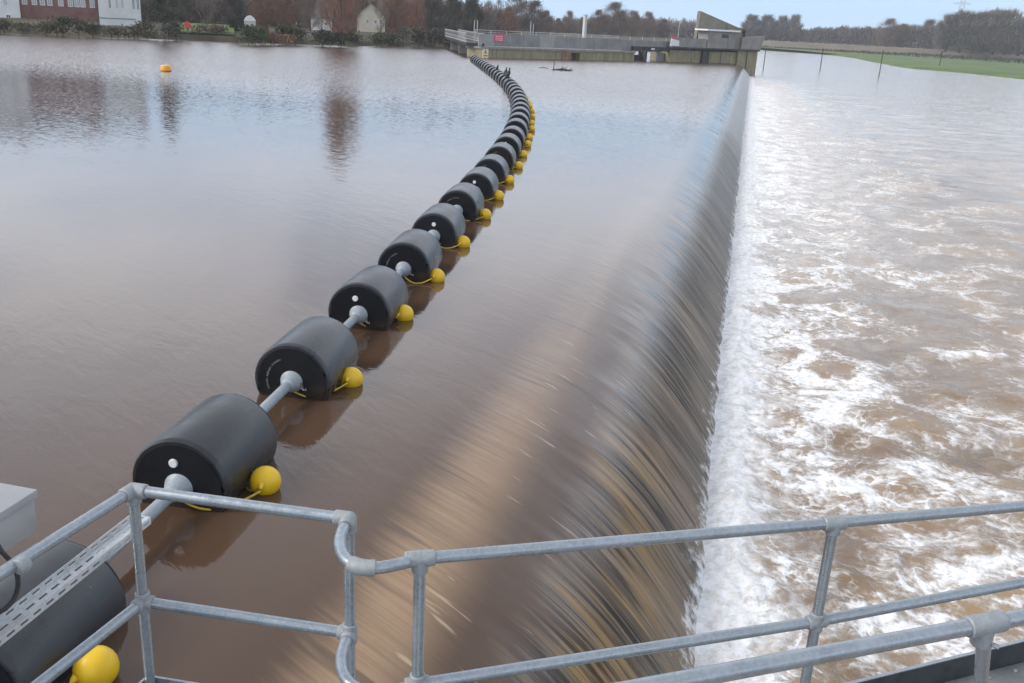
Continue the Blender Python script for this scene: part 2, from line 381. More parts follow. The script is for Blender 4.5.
def tail_mat():
    t = NT('foaming_tailwater'); p = t.pos(); x, y, z = t.sep(p)
    w1 = t.n('ShaderNodeTexNoise', Scale=0.6, Detail=2.0, Roughness=0.5); t.t.links.new(p, w1.inputs['Vector'])
    wv = t.n('ShaderNodeVectorMath', _operation='MULTIPLY_ADD'); t.t.links.new(w1.outputs['Color'], wv.inputs[0])
    wv.inputs[1].default_value = (1.3, 1.3, 0); t.t.links.new(p, wv.inputs[2])
    q = t.mapping(wv.outputs[0], (1, 1, 0))
    w2 = t.n('ShaderNodeTexNoise', Scale=3.5, Detail=4.0, Roughness=0.6); t.t.links.new(p, w2.inputs['Vector'])
    wv2 = t.n('ShaderNodeVectorMath', _operation='MULTIPLY_ADD'); t.t.links.new(w2.outputs['Color'], wv2.inputs[0])
    wv2.inputs[1].default_value = (0.26, 0.26, 0); t.t.links.new(q, wv2.inputs[2])
    q2 = wv2.outputs[0]
    def net(sc, w):
        v = t.n('ShaderNodeTexVoronoi', _feature='DISTANCE_TO_EDGE', Scale=sc); t.t.links.new(q2, v.inputs['Vector'])
        return t.rng(v.outputs['Distance'], 0.0, w, 1.0, 0.0)
    n1 = net(0.7, 0.26); n2 = net(1.8, 0.24); n3 = net(4.8, 0.26)
    patch = t.noise(q, 0.32, 5, 0.6)
    fine = t.noise(p, 7, 6, 0.72); med = t.noise(q2, 1.3, 6, 0.68)
    d = t.math('SUBTRACT', x, 0.17)
    foot = t.rng(t.math('ADD', d, t.math('MULTIPLY', t.math('SUBTRACT', med, 0.5), 3.2)), 0.25, 1.35, 1.0, 0.0)
    dens = t.rng(d, 0.5, 13, 1.05, 0.22, False)
    dens2 = t.math('MULTIPLY', dens, t.rng(patch, 0.34, 0.62, 0.35, 1.15))
    lace = t.math('ADD', t.math('MULTIPLY', n1, 0.85), t.math('ADD', t.math('MULTIPLY', t.math('MULTIPLY', n2, t.rng(med, 0.38, 0.6, 0.15, 1.0)), 0.6), t.math('MULTIPLY', n3, 0.30)))
    lace = t.math('MULTIPLY', lace, t.rng(fine, 0.3, 0.66, 0.6, 1.2))
    def thread(sc, w, dt):
        return t.rng(t.math('ABSOLUTE', t.math('SUBTRACT', t.noise(q2, sc, dt, 0.55), 0.5)), 0.0, w, 1.0, 0.0)
    lace = t.math('ADD', t.math('MULTIPLY', lace, 0.8), t.math('ADD', t.math('MULTIPLY', thread(1.5, 0.035, 3), 0.5), t.math('MULTIPLY', thread(4.0, 0.05, 2), 0.22)))
    veil = t.math('MULTIPLY', t.rng(t.noise(q2, 0.9, 6, 0.62), 0.44, 0.66), 0.62)
    fo = t.math('MULTIPLY', t.math('ADD', lace, veil), dens2)
    fo = t.rng(t.math('MULTIPLY', fo, t.rng(d, 0.5, 3.5, 1.25, 0.95)), 0.27, 1.38)
    # broad pale sheets of spent foam nearer the fall, streaky rafts farther out
    raft = t.rng(t.noise(t.mapping(wv.outputs[0], (0.35, 1.3, 0), (0, 0, R(-10))), 0.55, 6, 0.66), 0.53, 0.68, 0, 0.8)
    fo = t.math('MAXIMUM', fo, t.math('MULTIPLY', raft, t.math('MULTIPLY', t.rng(y, 14, 45, 0.15, 0.75), t.rng(d, 4, 22, 1.0, 0.35))))
    far = t.math('MULTIPLY', t.rng(y, 12, 45), t.rng(t.math('ADD', d, t.math('MULTIPLY', t.math('SUBTRACT', patch, 0.5), 6.0)), 1.0, 8.0, 1.0, 0.0))
    fo = t.math('MAXIMUM', fo, t.math('MULTIPLY', far, t.rng(med, 0.36, 0.6, 0.45, 1.0)))
    fo = t.math('MULTIPLY', fo, t.rng(y, 110, 150, 1.0, 0.25))
    fo = t.math('MAXIMUM', foot, fo)
    wc = t.mix(t.rng(patch, 0.36, 0.64), (0.17, 0.112, 0.066), (0.30, 0.20, 0.105))
    wc = t.mix(t.rng(med, 0.45, 0.7, 0, 0.45), wc, (0.36, 0.275, 0.18))
    fcol = t.mix(t.rng(fine, 0.3, 0.62), (0.60, 0.585, 0.56), (0.86, 0.865, 0.875))
    c = t.mix(fo, wc, fcol)
    hh = t.math('ADD', t.math('MULTIPLY', med, 1.0), t.math('ADD', t.math('MULTIPLY', fine, 0.3), t.math('MULTIPLY', fo, 0.25)))
    return t.P(col=c, rough=t.rng(fo, 0.1, 0.8, 0.09, 0.75), ior=t.rng(y, 14, 60, 1.36, 1.9),
               normal=chop(t, p, t.bump(hh, t.math('MULTIPLY', t.rng(y, 20, 90, 0.6, 0.3), t.rng(foot, 0, 1, 1.0, 0.55)), 0.11), t.rng(y, 14, 60, 0.05, 0.45), t.rng(y, 20, 70, 0.1, 0.38), (1, 1, 1), 5.0))
M['tail'] = tail_mat()

# --- land
M['grass'] = rough_mat('meadow_grass', (0.055, 0.10, 0.018), (0.10, 0.155, 0.032), 0.08, 0.9, 0, 0.3, 0.1, 8)
M['lawn'] = rough_mat('lawn_grass', (0.05, 0.085, 0.02), (0.08, 0.12, 0.03), 0.5, 0.9, 0, 0.3, 0.1, 6)
M['bank'] = rough_mat('scrubby_bank', (0.035, 0.036, 0.016), (0.09, 0.07, 0.04), 0.35, 0.95, 0, 0.6, 0.3, 8)
M['floodbank'] = rough_mat('winter_flood_bank', (0.12, 0.095, 0.065), (0.17, 0.14, 0.095), 0.05, 0.95, 0, 0.4, 0.3, 8)
M['bed'] = rough_mat('ground_soil', (0.08, 0.07, 0.05), (0.12, 0.1, 0.07), 0.05, 0.95)
def concrete(name, c0, c1, stain=0.5, green=(0.10, 0.095, 0.05)):
    t = NT(name); v = t.pos()
    a = t.noise(v, 0.9, 7, 0.65); st = t.noise(t.mapping(v, (2.2, 2.2, 0.18)), 1.0, 5, 0.6)
    c = t.mix(t.rng(a, 0.3, 0.7), c0, c1)
    c = t.mix(t.rng(st, 0.45, 0.72, 0, stain), c, green)
    return t.P(col=c, rough=0.88, normal=t.bump(a, 0.3, 0.03))
M['mast'] = rough_mat('weathered_white_mast', (0.48, 0.48, 0.46), (0.56, 0.56, 0.54), 2, 0.7)
M['conc'] = concrete('weathered_concrete', (0.20, 0.19, 0.175), (0.29, 0.28, 0.26), 0.35, (0.13, 0.125, 0.11))
M['concgreen'] = concrete('algae_stained_concrete', (0.22, 0.195, 0.12), (0.31, 0.275, 0.17), 0.75, (0.115, 0.105, 0.05))
M['concbrown'] = concrete('brown_board_marked_concrete', (0.17, 0.155, 0.125), (0.23, 0.21, 0.17), 0.4, (0.12, 0.11, 0.085))
M['panel'] = rough_mat('grey_fence_panel', (0.185, 0.18, 0.178), (0.25, 0.245, 0.24), 0.6, 0.8)
M['palepanel'] = rough_mat('pale_fence_panel', (0.27, 0.265, 0.26), (0.33, 0.325, 0.32), 0.6, 0.8)
M['dark'] = rough_mat('dark_steel', (0.02, 0.02, 0.02), (0.05, 0.048, 0.045), 1.5, 0.7)
M['palesteel'] = rough_mat('pale_galvanised_railing', (0.40, 0.41, 0.42), (0.5, 0.5, 0.5), 4, 0.5, 0.2)
M['roofedge'] = rough_mat('white_roof_fascia', (0.7, 0.7, 0.69), (0.8, 0.8, 0.79), 2, 0.5)
M['signyellow'] = rough_mat('yellow_sign', (0.75, 0.42, 0.02), (0.8, 0.46, 0.03), 3, 0.5)
M['signred'] = rough_mat('red_sign', (0.62, 0.055, 0.10), (0.70, 0.07, 0.12), 3, 0.5)
M['red'] = rough_mat('red_paint', (0.55, 0.03, 0.03), (0.62, 0.04, 0.04), 3, 0.5)
M['black'] = rough_mat('black_paint', (0.012, 0.012, 0.012), (0.02, 0.02, 0.02), 3, 0.5)
M['rustboard'] = rough_mat('rusty_board', (0.20, 0.11, 0.06), (0.27, 0.16, 0.09), 2, 0.8)
def brick(name, c0, c1):
    t = NT(name); v = t.objc(); b = t.n('ShaderNodeTexBrick', Scale=1.0, Color1=c0, Color2=c1, Mortar=(0.3, 0.27, 0.24))
    for k, val in (('Mortar Size', 0.008), ('Brick Width', 0.23), ('Row Height', 0.075)): b.inputs[k].default_value = val
    mp = t.n('ShaderNodeCombineXYZ'); sx = t.sep(v); t.t.links.new(t.math('ADD', sx[0], sx[1]), mp.inputs[0]); t.t.links.new(sx[2], mp.inputs[1])
    t.t.links.new(mp.outputs[0], b.inputs['Vector'])
    c = t.mix(t.rng(t.noise(v, 0.8, 5), 0.4, 0.7, 0, 0.4), b.outputs['Color'], tuple(x*0.6 for x in c0))
    return t.P(col=c, rough=0.9)
M['brick'] = brick('red_brick', (0.20, 0.062, 0.05), (0.26, 0.088, 0.07))
M['render'] = rough_mat('white_render', (0.70, 0.70, 0.69), (0.78, 0.78, 0.77), 0.8, 0.8)
M['cream'] = rough_mat('cream_render', (0.55, 0.5, 0.4), (0.64, 0.59, 0.48), 0.8, 0.8)
M['slate'] = rough_mat('slate_roof', (0.06, 0.06, 0.068), (0.10, 0.10, 0.11), 2.5, 0.7, dim=(1, 1, 4))
M['tile'] = rough_mat('brown_tile_roof', (0.13, 0.07, 0.045), (0.2, 0.11, 0.07), 2.5, 0.8, dim=(1, 1, 4))
M['glass'] = rough_mat('window_glass', (0.03, 0.035, 0.04), (0.06, 0.065, 0.07), 1.2, 0.1)
M['paleglass'] = rough_mat('pale_blind_glass', (0.35, 0.34, 0.33), (0.5, 0.49, 0.47), 1.2, 0.3)

def leafmat(name, c0, c1, sc=0.5):
    t = NT(name); f = t.noise(t.objc(), sc, 4, 0.6)
    info = t.n('ShaderNodeObjectInfo').outputs['Random']
    c = t.mix(t.rng(f, 0.35, 0.65), c0, c1)
    hs = t.n('ShaderNodeHueSaturation', Color=c); t.t.links.new(t.rng(info, 0, 1, 0.8, 1.2, False), hs.inputs['Value'])
    return t.P(col=hs.outputs[0], rough=0.85)
M['bark'] = leafmat('winter_bark', (0.055, 0.045, 0.037), (0.10, 0.085, 0.07))
M['twig_brown'] = leafmat('brown_twigs', (0.12, 0.082, 0.062), (0.18, 0.126, 0.098))
M['twig_red'] = leafmat('russet_twigs', (0.17, 0.08, 0.048), (0.24, 0.12, 0.072))
M['twig_grey'] = leafmat('grey_twigs', (0.14, 0.122, 0.105), (0.20, 0.18, 0.155))
M['twig_pale'] = leafmat('pale_grey_twigs', (0.19, 0.165, 0.145), (0.25, 0.22, 0.195))
M['ivy'] = leafmat('ivy_grown_twigs', (0.048, 0.047, 0.035), (0.09, 0.082, 0.062))
M['evergreen'] = leafmat('evergreen_leaves', (0.020, 0.026, 0.014), (0.045, 0.05, 0.028))
M['hedge'] = leafmat('hedge_leaves', (0.026, 0.038, 0.013), (0.055, 0.07, 0.028))
M['olive'] = leafmat('olive_scrub', (0.06, 0.054, 0.027), (0.11, 0.09, 0.05))
M['reed'] = leafmat('russet_reeds', (0.13, 0.07, 0.04), (0.2, 0.11, 0.06))
M['wood_far'] = leafmat('far_wood_twigs', (0.10, 0.088, 0.08), (0.165, 0.142, 0.125), 0.06)

# ------------------------------------------------------------------ setting: ground and water
ZL = -1.8
V = np.array([(-1450, -60, -4.0), (1450, -60, -4.0), (1450, 1650, -4.0), (-1450, 1650, -4.0)])
tag(fastmesh('ground', V, np.array([[0, 1, 2, 3]]), M['bed'], smooth=False), kind='structure')

def loft(name, rows, mat, sub_l=60, sub_w=6, amp=0.15, sc=0.15):
    rows = [np.array(r, float) for r in rows]
    def resamp(r, n):
        d = np.r_[0, np.cumsum(np.linalg.norm(np.diff(r[:, :2], axis=0), axis=1))]; d /= d[-1]
        t = np.linspace(0, 1, n); return np.stack([np.interp(t, d, r[:, k]) for k in range(3)], 1)
    rr = [resamp(r, sub_l) for r in rows]; out = []
    for a, b in zip(rr[:-1], rr[1:]):
        for k in range(sub_w): out.append(a+(b-a)*k/sub_w)
    out.append(rr[-1]); G = np.stack(out)
    n = fbm(G[..., 0]*sc, G[..., 1]*sc)*amp; n[0] = 0; G[..., 2] += n
    return tag(fastmesh(name, G.reshape(-1, 3), grid_faces(G.shape[0], G.shape[1]), mat), kind='structure')

# left bank (waterline read off the photograph)
LW = [(-260, -40), (-160, 45), (-110, 78), (-83.7, 96), (-70.4, 104.9), (-60.7, 111.4), (-51.8, 121.8), (-45.9, 137.4), (-42, 160), (-30, 182), (-8, 190), (-6, 260), (-6, 430)]
def off(poly, d):
    P = np.array(poly, float); out = []
    for i in range(len(P)):
        t = P[min(i+1, len(P)-1)]-P[max(i-1, 0)]; t /= np.linalg.norm(t); out.append(P[i]+np.array([-t[1], t[0]])*d)
    return out
z3 = lambda poly, z: [(p[0], p[1], z) for p in poly]
FAR = [(-1400, -50), (-1400, 200), (-1400, 500), (-1300, 800), (-1200, 1100), (-1000, 1300), (-800, 1400), (-600, 1500), (-400, 1550), (-300, 1580), (-200, 1600), (-100, 1610), (-60, 1620)]
loft('left_bank', [z3(LW, -0.3), z3(off(LW, 1.5), 0.5), z3(off(LW, 5), 1.0), z3(off(LW, 12), 1.3)], M['bank'], 160, 4, 0.25, 0.3)
loft('far_land', [z3(off(LW, 12), 1.28), z3(off(LW, 60), 1.4), z3(FAR, 1.2)], M['bank'], 120, 6, 0.2, 0.05)
# right meadow and flood bank
RW = [(160, 110)]+[tuple(un(px, py, ZL)[:2]) for px, py in [(1024, 80), (960, 73), (900, 68), (868, 62), (850, 58), (815, 53.5), (770, 50)]]+[(-8, 430)]
def row(z, pts, ext0, ext1):
    return [(*ext0, z)]+[tuple(un(px, py, z)) for px, py in pts]+[(*ext1, z)]
L3 = row(-0.9, [(1024, 61), (960, 57.5), (900, 54.5), (850, 51.5), (800, 49.5), (770, 48.3)], (330, 230), (-30, 480))
L4 = [(p[0]*1.06, p[1]*1.06+12, -0.9) for p in L3]
L5 = [(p[0]*1.06, p[1]*1.06+26, 1.5) for p in L3]
L6 = [(p[0]*1.06, p[1]*1.06+34, 1.5) for p in L3]
L7 = [(p[0]*1.2, p[1]*1.2+80, 0.6) for p in L3]
L8 = [(1400, 700, 0.5), (1400, 1100, 0.5), (1200, 1400, .5), (900, 1600, 0.5), (600, 1620, 0.5), (300, 1620, .5), (0, 1620, 0.5), (-55, 1620, 0.5)]
loft('meadow', [z3(RW, ZL-0.25), z3(off(RW, -4), -1.35), L3, L4], M['grass'], 120, 8, 0.12, 0.06)
loft('flood_bank', [[(p[0], p[1], p[2]-0.02) for p in L4], L5, L6, L7], M['floodbank'], 120, 4, 0.15, 0.05)
loft('far_fields', [[(p[0], p[1], p[2]-0.03) for p in L7], L8], M['bank'], 60, 6, 0.1, 0.02)

# upper river
XC = -4.2
gx = np.r_[-420, -250, -150, np.linspace(-100, -20, 17), np.linspace(-18, XC, 12)]; gy = np.r_[-30, np.geomspace(3, 190, 60)-1]
X, Y = np.meshgrid(gx, gy, indexing='ij')
tag(fastmesh('upper_river', np.stack([X, Y, 0*X], -1).reshape(-1, 3), grid_faces(len(gx), len(gy)), M['river']), kind='structure')

# water over the weir: drawdown, lip and steep face in one sheet
prof = [(XC, 0), (-3.6, -0.002), (-3.2, -0.010), (-2.8, -0.026), (-2.4, -0.055), (-2.0, -0.108), (-1.7, -0.175), (-1.4, -0.275), (-1.15, -0.40), (-0.9, -0.575), (-0.65, -0.80), (-0.4, -1.08), (-0.15, -1.39), (0.05, -1.65), (0.22, -1.90), (0.42, -2.2)]
px_ = np.array([p[0] for p in prof]); pz_ = np.array([p[1] for p in prof])
t0 = np.r_[0, np.cumsum(np.hypot(np.diff(px_), np.diff(pz_)))]
sN = np.linspace(0, t0[-1], 110)
def catmull(t, xk, yk):
    m = np.gradient(yk, xk); i = np.clip(np.searchsorted(xk, t)-1, 0, len(xk)-2); h = xk[i+1]-xk[i]; u = (t-xk[i])/h
    return (2*u**3-3*u**2+1)*yk[i]+(u**3-2*u**2+u)*h*m[i]+(-2*u**3+3*u**2)*yk[i+1]+(u**3-u**2)*h*m[i+1]
cx, cz = catmull(sN, t0, px_), catmull(sN, t0, pz_)
_k = np.hanning(19); _k /= _k.sum()
cx[9:-9], cz[9:-9] = np.convolve(cx, _k, 'valid'), np.convolve(cz, _k, 'valid')
slope = np.interp(cx, [-4.2, -3, -2.2, -1.4, -0.7, 0.2, 0.5], [-0.75, -0.6, -0.45, -0.3, -0.12, -0.02, 0])
slope = np.convolve(np.pad(slope, 12, mode='edge'), np.hanning(25)/np.hanning(25).sum(), 'valid')   # dy/dx of the flow
gflow = np.r_[0, np.cumsum(0.5*(slope[1:]+slope[:-1])*np.diff(cx))]
yv = np.r_[np.arange(2.0, 30, 0.06), np.geomspace(30, 152, 320)]
CX, YY = np.meshgrid(cx, yv, indexing='ij'); CZ = np.repeat(cz[:, None], len(yv), 1); SS = np.repeat(sN[:, None], len(yv), 1)
U = YY - gflow[:, None]
A = sstep(-1.9, -0.5, CX)
bul = fbm(U*1.1, SS*0.25, 4)*0.04*A + fbm(U*5, SS*0.4+7, 3)*0.009*A + fbm(U*0.35+3, SS*0.12, 2)*0.07*A
und = 0.02*np.sin((CX+2.3)*5.0)*np.exp(-((CX+2.0)/0.7)**2)
nzx = np.gradient(cz, sN); nxx = np.gradient(cx, sN)
Vx = CX - nzx[:, None]*bul; Vz = CZ + nxx[:, None]*(bul) + und*0.5
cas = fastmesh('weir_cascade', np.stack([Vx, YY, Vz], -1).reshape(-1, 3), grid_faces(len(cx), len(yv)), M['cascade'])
uvl = cas.data.uv_layers.new(name='flow')
li = np.empty(len(cas.data.loops), np.int32); cas.data.loops.foreach_get('vertex_index', li)
uvs = np.stack([U.ravel(), SS.ravel()], 1)[li]; uvl.data.foreach_set('uv', uvs.astype(np.float32).ravel())
tag(cas, kind='structure')
# concrete weir body under the sheet
w = MB(); bp = [(XC, -0.45), (-2.4, -0.5), (-1.4, -0.62), (-0.9, -0.95), (-0.4, -1.5), (0.05, -2.1), (0.1, -3.5), (XC, -3.5)]
w.prism(bp, -1.0, 149.0, lambda a, d, b: (a, d, b))
tag(w.build('weir_sill', M['conc']), kind='structure')

# lower river
xs = np.r_[np.linspace(-0.25, 2.2, 80), 2.2+np.geomspace(0.04, 420, 260)]
ys = np.r_[-25, -8, np.geomspace(4.5, 420, 760)]
X, Y = np.meshgrid(xs, ys, indexing='ij')
near = 1-sstep(40, 120, Y)
lim = np.clip(1/np.maximum(1, Y/25), 0.15, 1)
Z = fbm(X*0.55+3, Y*0.55, 5)*0.19*(0.35+0.65*np.exp(-X/9))*near + np.abs(fbm(X*1.5, Y*1.5+11, 4))*0.09*np.exp(-X/5)*near
foot = np.exp(-((X-0.35)/0.55)**2)
Z *= 0.25+0.75*sstep(0.1, 0.5, X)
Z += sstep(0.08, 0.5, X)*foot*(0.03+0.12*np.abs(fbm(X*2.6, Y*2.6+4, 5))*1.5+0.10*np.maximum(fbm(X*1.0, Y*0.9+30, 3), 0))*np.clip(near+0.25, 0, 1)
tag(fastmesh('lower_river', np.stack([X, Y, ZL+Z], -1).reshape(-1, 3), grid_faces(len(xs), len(ys)), M['tail']), kind='structure')
V = np.array([(-300, 152, ZL-0.03), (-0.25, 152, ZL-0.03), (-0.25, 470, ZL-0.03), (-300, 470, ZL-0.03)])
tag(fastmesh('far_water', V, np.array([[0, 1, 2, 3]]), M['river'], smooth=False), kind='structure')

# ------------------------------------------------------------------ floating boom
path_px = [((178, 470), .22), ((289, 370), .22), ((358, 304), .22), ((401, 262), .22), ((431, 230), .22), ((454.5, 206), .22), ((472, 188), .22), ((487, 172), .22),
           ((500, 154), .22), ((510, 138), .22), ((516, 124), .22), ((519, 112), .22), ((519, 100), .22), ((514, 90), .22), ((504, 80), .22), ((490, 70.5), .22), ((478, 63), .22), ((472, 58.6), .22)]
pth = [un(*q, z)[:2] for q, z in path_px]
pth = [pth[0]-(pth[1]-pth[0])*1.1]+pth
P = np.array(pth)
# smooth the far part
for _ in range(2):
    Q = P.copy(); Q[8:-1] = 0.25*P[7:-2]+0.5*P[8:-1]+0.25*P[9:]; P = Q
tt = np.r_[0, np.cumsum(np.linalg.norm(np.diff(P, axis=0), axis=1))]
ft = np.linspace(0, tt[-1], 1500); fx = catmull(ft, tt, P[:, 0]); fy = catmull(ft, tt, P[:, 1])
s0 = tt[1]-0.25; SP = 2.63
DR, DL, DZ = 0.452, 1.15, 0.21

def make_drum(plug):
    root = thing('boom_float', 'x', 'boom float')
    b = 0.05
    MB().lathe([(0.012, DR-0.055), (0.0, DR-0.045), (0.004, DR-0.02), (0.03, DR-0.004), (0.06, DR), (DL*0.5, DR+0.004), (DL-0.06, DR), (DL-0.02, DR-0.01), (DL, DR-0.05), (DL-0.012, DR-0.07)], (0, 0, 0), (0, 1, 0), 64).build('shell', M['drum'], root, 0.9)
    MB().lathe([(0.02, 0.1), (0.001, DR-0.052), (0.012, DR-0.046), (0.04, DR-0.05)], (0, -0.006, 0), (0, 1, 0), 64).build('end_face', M['face'], root, 0.9)
    MB().lathe([(0.0, 0.135), (-0.012, 0.13), (-0.02, 0.12), (-0.14, 0.075), (-0.15, 0.058), (-0.16, 0.055)], (0, 0.006, 0), (0, 1, 0), 32).build('collar', M['pipe'], root, 0.6)
    pp = MB().tube([(0, -(SP-DL)-0.03, 0), (0, -0.6, 0), (0, -0.12, 0)], 0.056, 20).build('connecting_pipe', M['pipe'], root, 0.6)
    MB().lathe([(0.0, 0.11), (0.02, 0.12), (0.06, 0.075), (0.10, 0.06)], (0, DL-0.015, 0), (0, 1, 0), 24).build('collar', M['pipe'], root, 0.6)
    if plug:
        MB().lathe([(0.004, 0.040), (-0.012, 0.040), (-0.018, 0.035)], (-0.02, -0.006, 0.235), (0, 1, 0), 24).build('plug', M['white'], root, 0.5)
    else:
        a = MB()   # raised maker's lettering, a faint arc of tiny marks
        for k in range(26):
            th = R(100+k*3.4); rr = 0.285; h = 0.008+0.005*((k*7) % 3)/2
            if k in (8, 17): continue
            c = np.array([math.cos(th)*rr, -0.008, math.sin(th)*rr]); tx = np.array([-math.sin(th), 0, math.cos(th)]); rx = np.array([math.cos(th), 0, math.sin(th)])
            a.add([c-tx*0.005-rx*h, c+tx*0.005-rx*h, c+tx*0.005+rx*h, c-tx*0.005+rx*h]+[c-tx*0.005-rx*h+np.array([0, -.003, 0]), c+tx*0.005-rx*h+np.array([0, -.003, 0]), c+tx*0.005+rx*h+np.array([0, -.003, 0]), c-tx*0.005+rx*h+np.array([0, -.003, 0])],
                  [(4, 5, 6, 7), (0, 1, 5, 4), (1, 2, 6, 5), (2, 3, 7, 6), (3, 0, 4, 7)])
        a.build('arc_lettering', M['lettering'], root)
    s = MB()
    s.box(0.085, 0.125, -0.03, 0.0, -0.10, -0.03); s.tube([(0.105, -0.02, -0.08), (0.125, -0.035, -0.11), (0.16, -0.03, -0.125), (0.15, -0.02, -0.10)], 0.008, 8)
    s.build('shackle', M['shackle'], root, 0.6)
    return root
protoA, protoB = make_drum(True), make_drum(False)
protoA['label'] = protoB['label'] = ''

def make_buoy():
    root = thing('marker_buoy', 'x', 'buoy')
    m_ = MB().sphere((0, 0, 0.07), 0.142, 24, 14, (1, 1, 1.0))
    m_.build('ball', M['yellow'], root, 1.2)
    MB().tube([(0, -0.135, 0.10), (0, -0.16, 0.09), (0.0, -0.175, 0.075)], [0.03, 0.022, 0.014], 10).build('eye', M['yellow'], root, 0.8)
    return root
protoY = make_buoy()
used = {'A': False, 'B': False, 'Y': False}
n_dr = int((tt[-1]-s0)/SP)+1
drum_list = []
for i in range(-1, n_dr+1):
    s = s0+i*SP
    if s > ft[-1]-0.5: break
    x, y = np.interp(s, ft, fx), np.interp(s, ft, fy); x2, y2 = np.interp(s+DL, ft, fx), np.interp(s+DL, ft, fy)
    d = np.array([x2-x, y2-y]); d /= np.linalg.norm(d)
    k = 'A' if i in (0, 2, 4, 6, 9, 11, 14, 18, 22, 27) else 'B'
    pr = protoA if k == 'A' else protoB
    o = pr if not used[k] else copy_tree(pr); used[k] = True
    o.location = (x+(0.14 if i >= 0 else 0.06), y-(0 if i >= 0 else 0.0), DZ+(0 if i >= 0 else -0.11)+random.uniform(-0.015, 0.015)); o.rotation_euler = (random.uniform(-.01, .01), random.uniform(-0.3, 0.3) if k == 'B' else random.uniform(-.12, .12), math.atan2(-d[0], d[1]))
    o['group'] = 'cylindrical floats of the boom across the river'
    drum_list.append((i, o, np.array([x, y]), d))
for j, (i, o, c, d) in enumerate(drum_list):
    if j == 0: lb = 'black drum float partly out of frame, lying under the perforated metal tray'
    elif j == 1: lb = 'large black drum float with white plug, first one beyond the railing corner'
    elif j == len(drum_list)-1: lb = 'tiny black drum float at the far end of the boom beside the concrete wall'
    else:
        look = 'with white plug on its face' if 'plug' in [c_.name.split('.')[0] for c_ in o.children] else ('with lettering arc' if j < 9 else 'far off')
        lb = 'black drum float %s, %s along the boom from the railing' % (look.replace('white plug on its face', 'white plug'), ordinal(j))
    o['label'] = lb
# yellow buoys, tied by a rope to each near float
for j, (i, o, c, d) in enumerate(drum_list[:26]):
    r_ = np.array([d[1], -d[0]])
    if j == 0: b = un(97, 668, 0.07)[:2]
    elif j == 1: b = un(263, 479, 0.07)[:2]
    elif j == 2: b = un(349, 376, 0.07)[:2]
    elif j == 3: b = un(402, 312.5, 0.07)[:2]
    else: b = c + r_*random.uniform(0.60, 0.67) + d*random.uniform(0.22, 0.5)
    q = protoY if not used['Y'] else copy_tree(protoY); used['Y'] = True
    b = b + (np.array([0.06, -0.06]) if j > 0 else 0)
    q.location = (b[0], b[1], random.uniform(-0.01, 0.02)); rz = math.atan2(-d[0], d[1])+random.uniform(-.5, .3); q.rotation_euler = (random.uniform(-.15, .15), random.uniform(-.15, .15), rz)
    q['group'] = 'yellow buoys tied to the boom floats'
    q['label'] = {0: 'yellow ball buoy at the bottom left beside the float under the tray', 1: 'yellow ball buoy beside the first drum float beyond the railing corner'}.get(j, 'yellow ball buoy tied beside the %s drum float along the boom' % ordinal(j))
    if j < 18:
        a = np.array([*(c + r_*0.16 - d*0.03), DZ-0.12]); ea = np.array([b[0], b[1], 0]) + np.array([math.sin(rz)*0.175, -math.cos(rz)*0.175, 0.075])
        if j == 0: a = np.array([*(c+r_*0.42+d*(DL+0.04)), 0.05]); 
        pts = []
        for k in range(15):
            u = k/14; pnt = a*(1-u)+ea*u; sag = math.sin(math.pi*u)
            pnt = pnt + np.array([*(-d*0.13*sag + r_*0.0), 0]); pnt[2] = max(pnt[2]-0.07*sag, 0.010+0.01*math.sin(k*1.7)); pts.append(pnt)
        inv = Matrix.LocRotScale(q.location, q.rotation_euler, None).inverted()
        pts = [tuple(inv @ Vector(p)) for p in pts]
        MB().tube(pts, 0.011, 8).build('rope', M['rope'], q, 0.9)

# birds perched on the boom
def bird(px, py, label, h=0.62, face=1, s=1.0):
    # find float nearest that column
    best = min(drum_list, key=lambda e: abs(e[2][1]-un(px, py+3, 0.55)[1]))
    c = best[2]+best[3]*0.6
    root = thing('cormorant', label, 'bird', (c[0], c[1], DZ+DR-0.01), 'cormorants perched on the boom', R(-40)*face)
    bd = MB(); bd.tube([(-0.16, 0, 0.02), (-0.12, 0, 0.10), (-0.04, 0, 0.22), (0.03, 0, 0.36), (0.05, 0, 0.44), (0.045, 0, 0.52), (0.06, 0, 0.57), (0.11, 0, 0.585)], [0.02, 0.06, 0.115, 0.10, 0.055, 0.036, 0.04, 0.02], 12)
    bd.tube([(0.02, 0.04, 0.16), (0.03, 0.045, 0.0)], 0.014, 6); bd.tube([(0.02, -0.04, 0.16), (0.03, -0.045, 0.0)], 0.014, 6)
    bd.build('body', M['bird'], root, 1.0)
    MB().tube([(0.11, 0, 0.585), (0.19, 0, 0.58)], [0.016, 0.005], 6).build('beak', M['beak'], root, 1.0)
    if face < 0:
        MB().add([(-0.02, 0.09, 0.36), (-0.06, 0.42, 0.40), (-0.10, 0.45, 0.16), (-0.06, 0.1, 0.14), (-0.03, 0.09, 0.35), (-0.08, 0.42, 0.39), (-0.12, 0.45, 0.15), (-0.09, 0.1, 0.13)], [(0, 1, 2, 3), (7, 6, 5, 4), (0, 4, 5, 1), (1, 5, 6, 2), (2, 6, 7, 3), (3, 7, 4, 0)]).build('wing', M['bird'], root)
    root.scale = (s, s, s)
    return root
bird(509, 79, 'dark cormorant standing tallest on the boom, nearest of the three birds', s=1.15, face=-1)
bird(503, 75, 'dark upright cormorant on the boom, middle one of the three birds', s=1.0)
bird(490, 69, 'small dark hunched cormorant on the boom, farthest of the three birds', s=0.75)

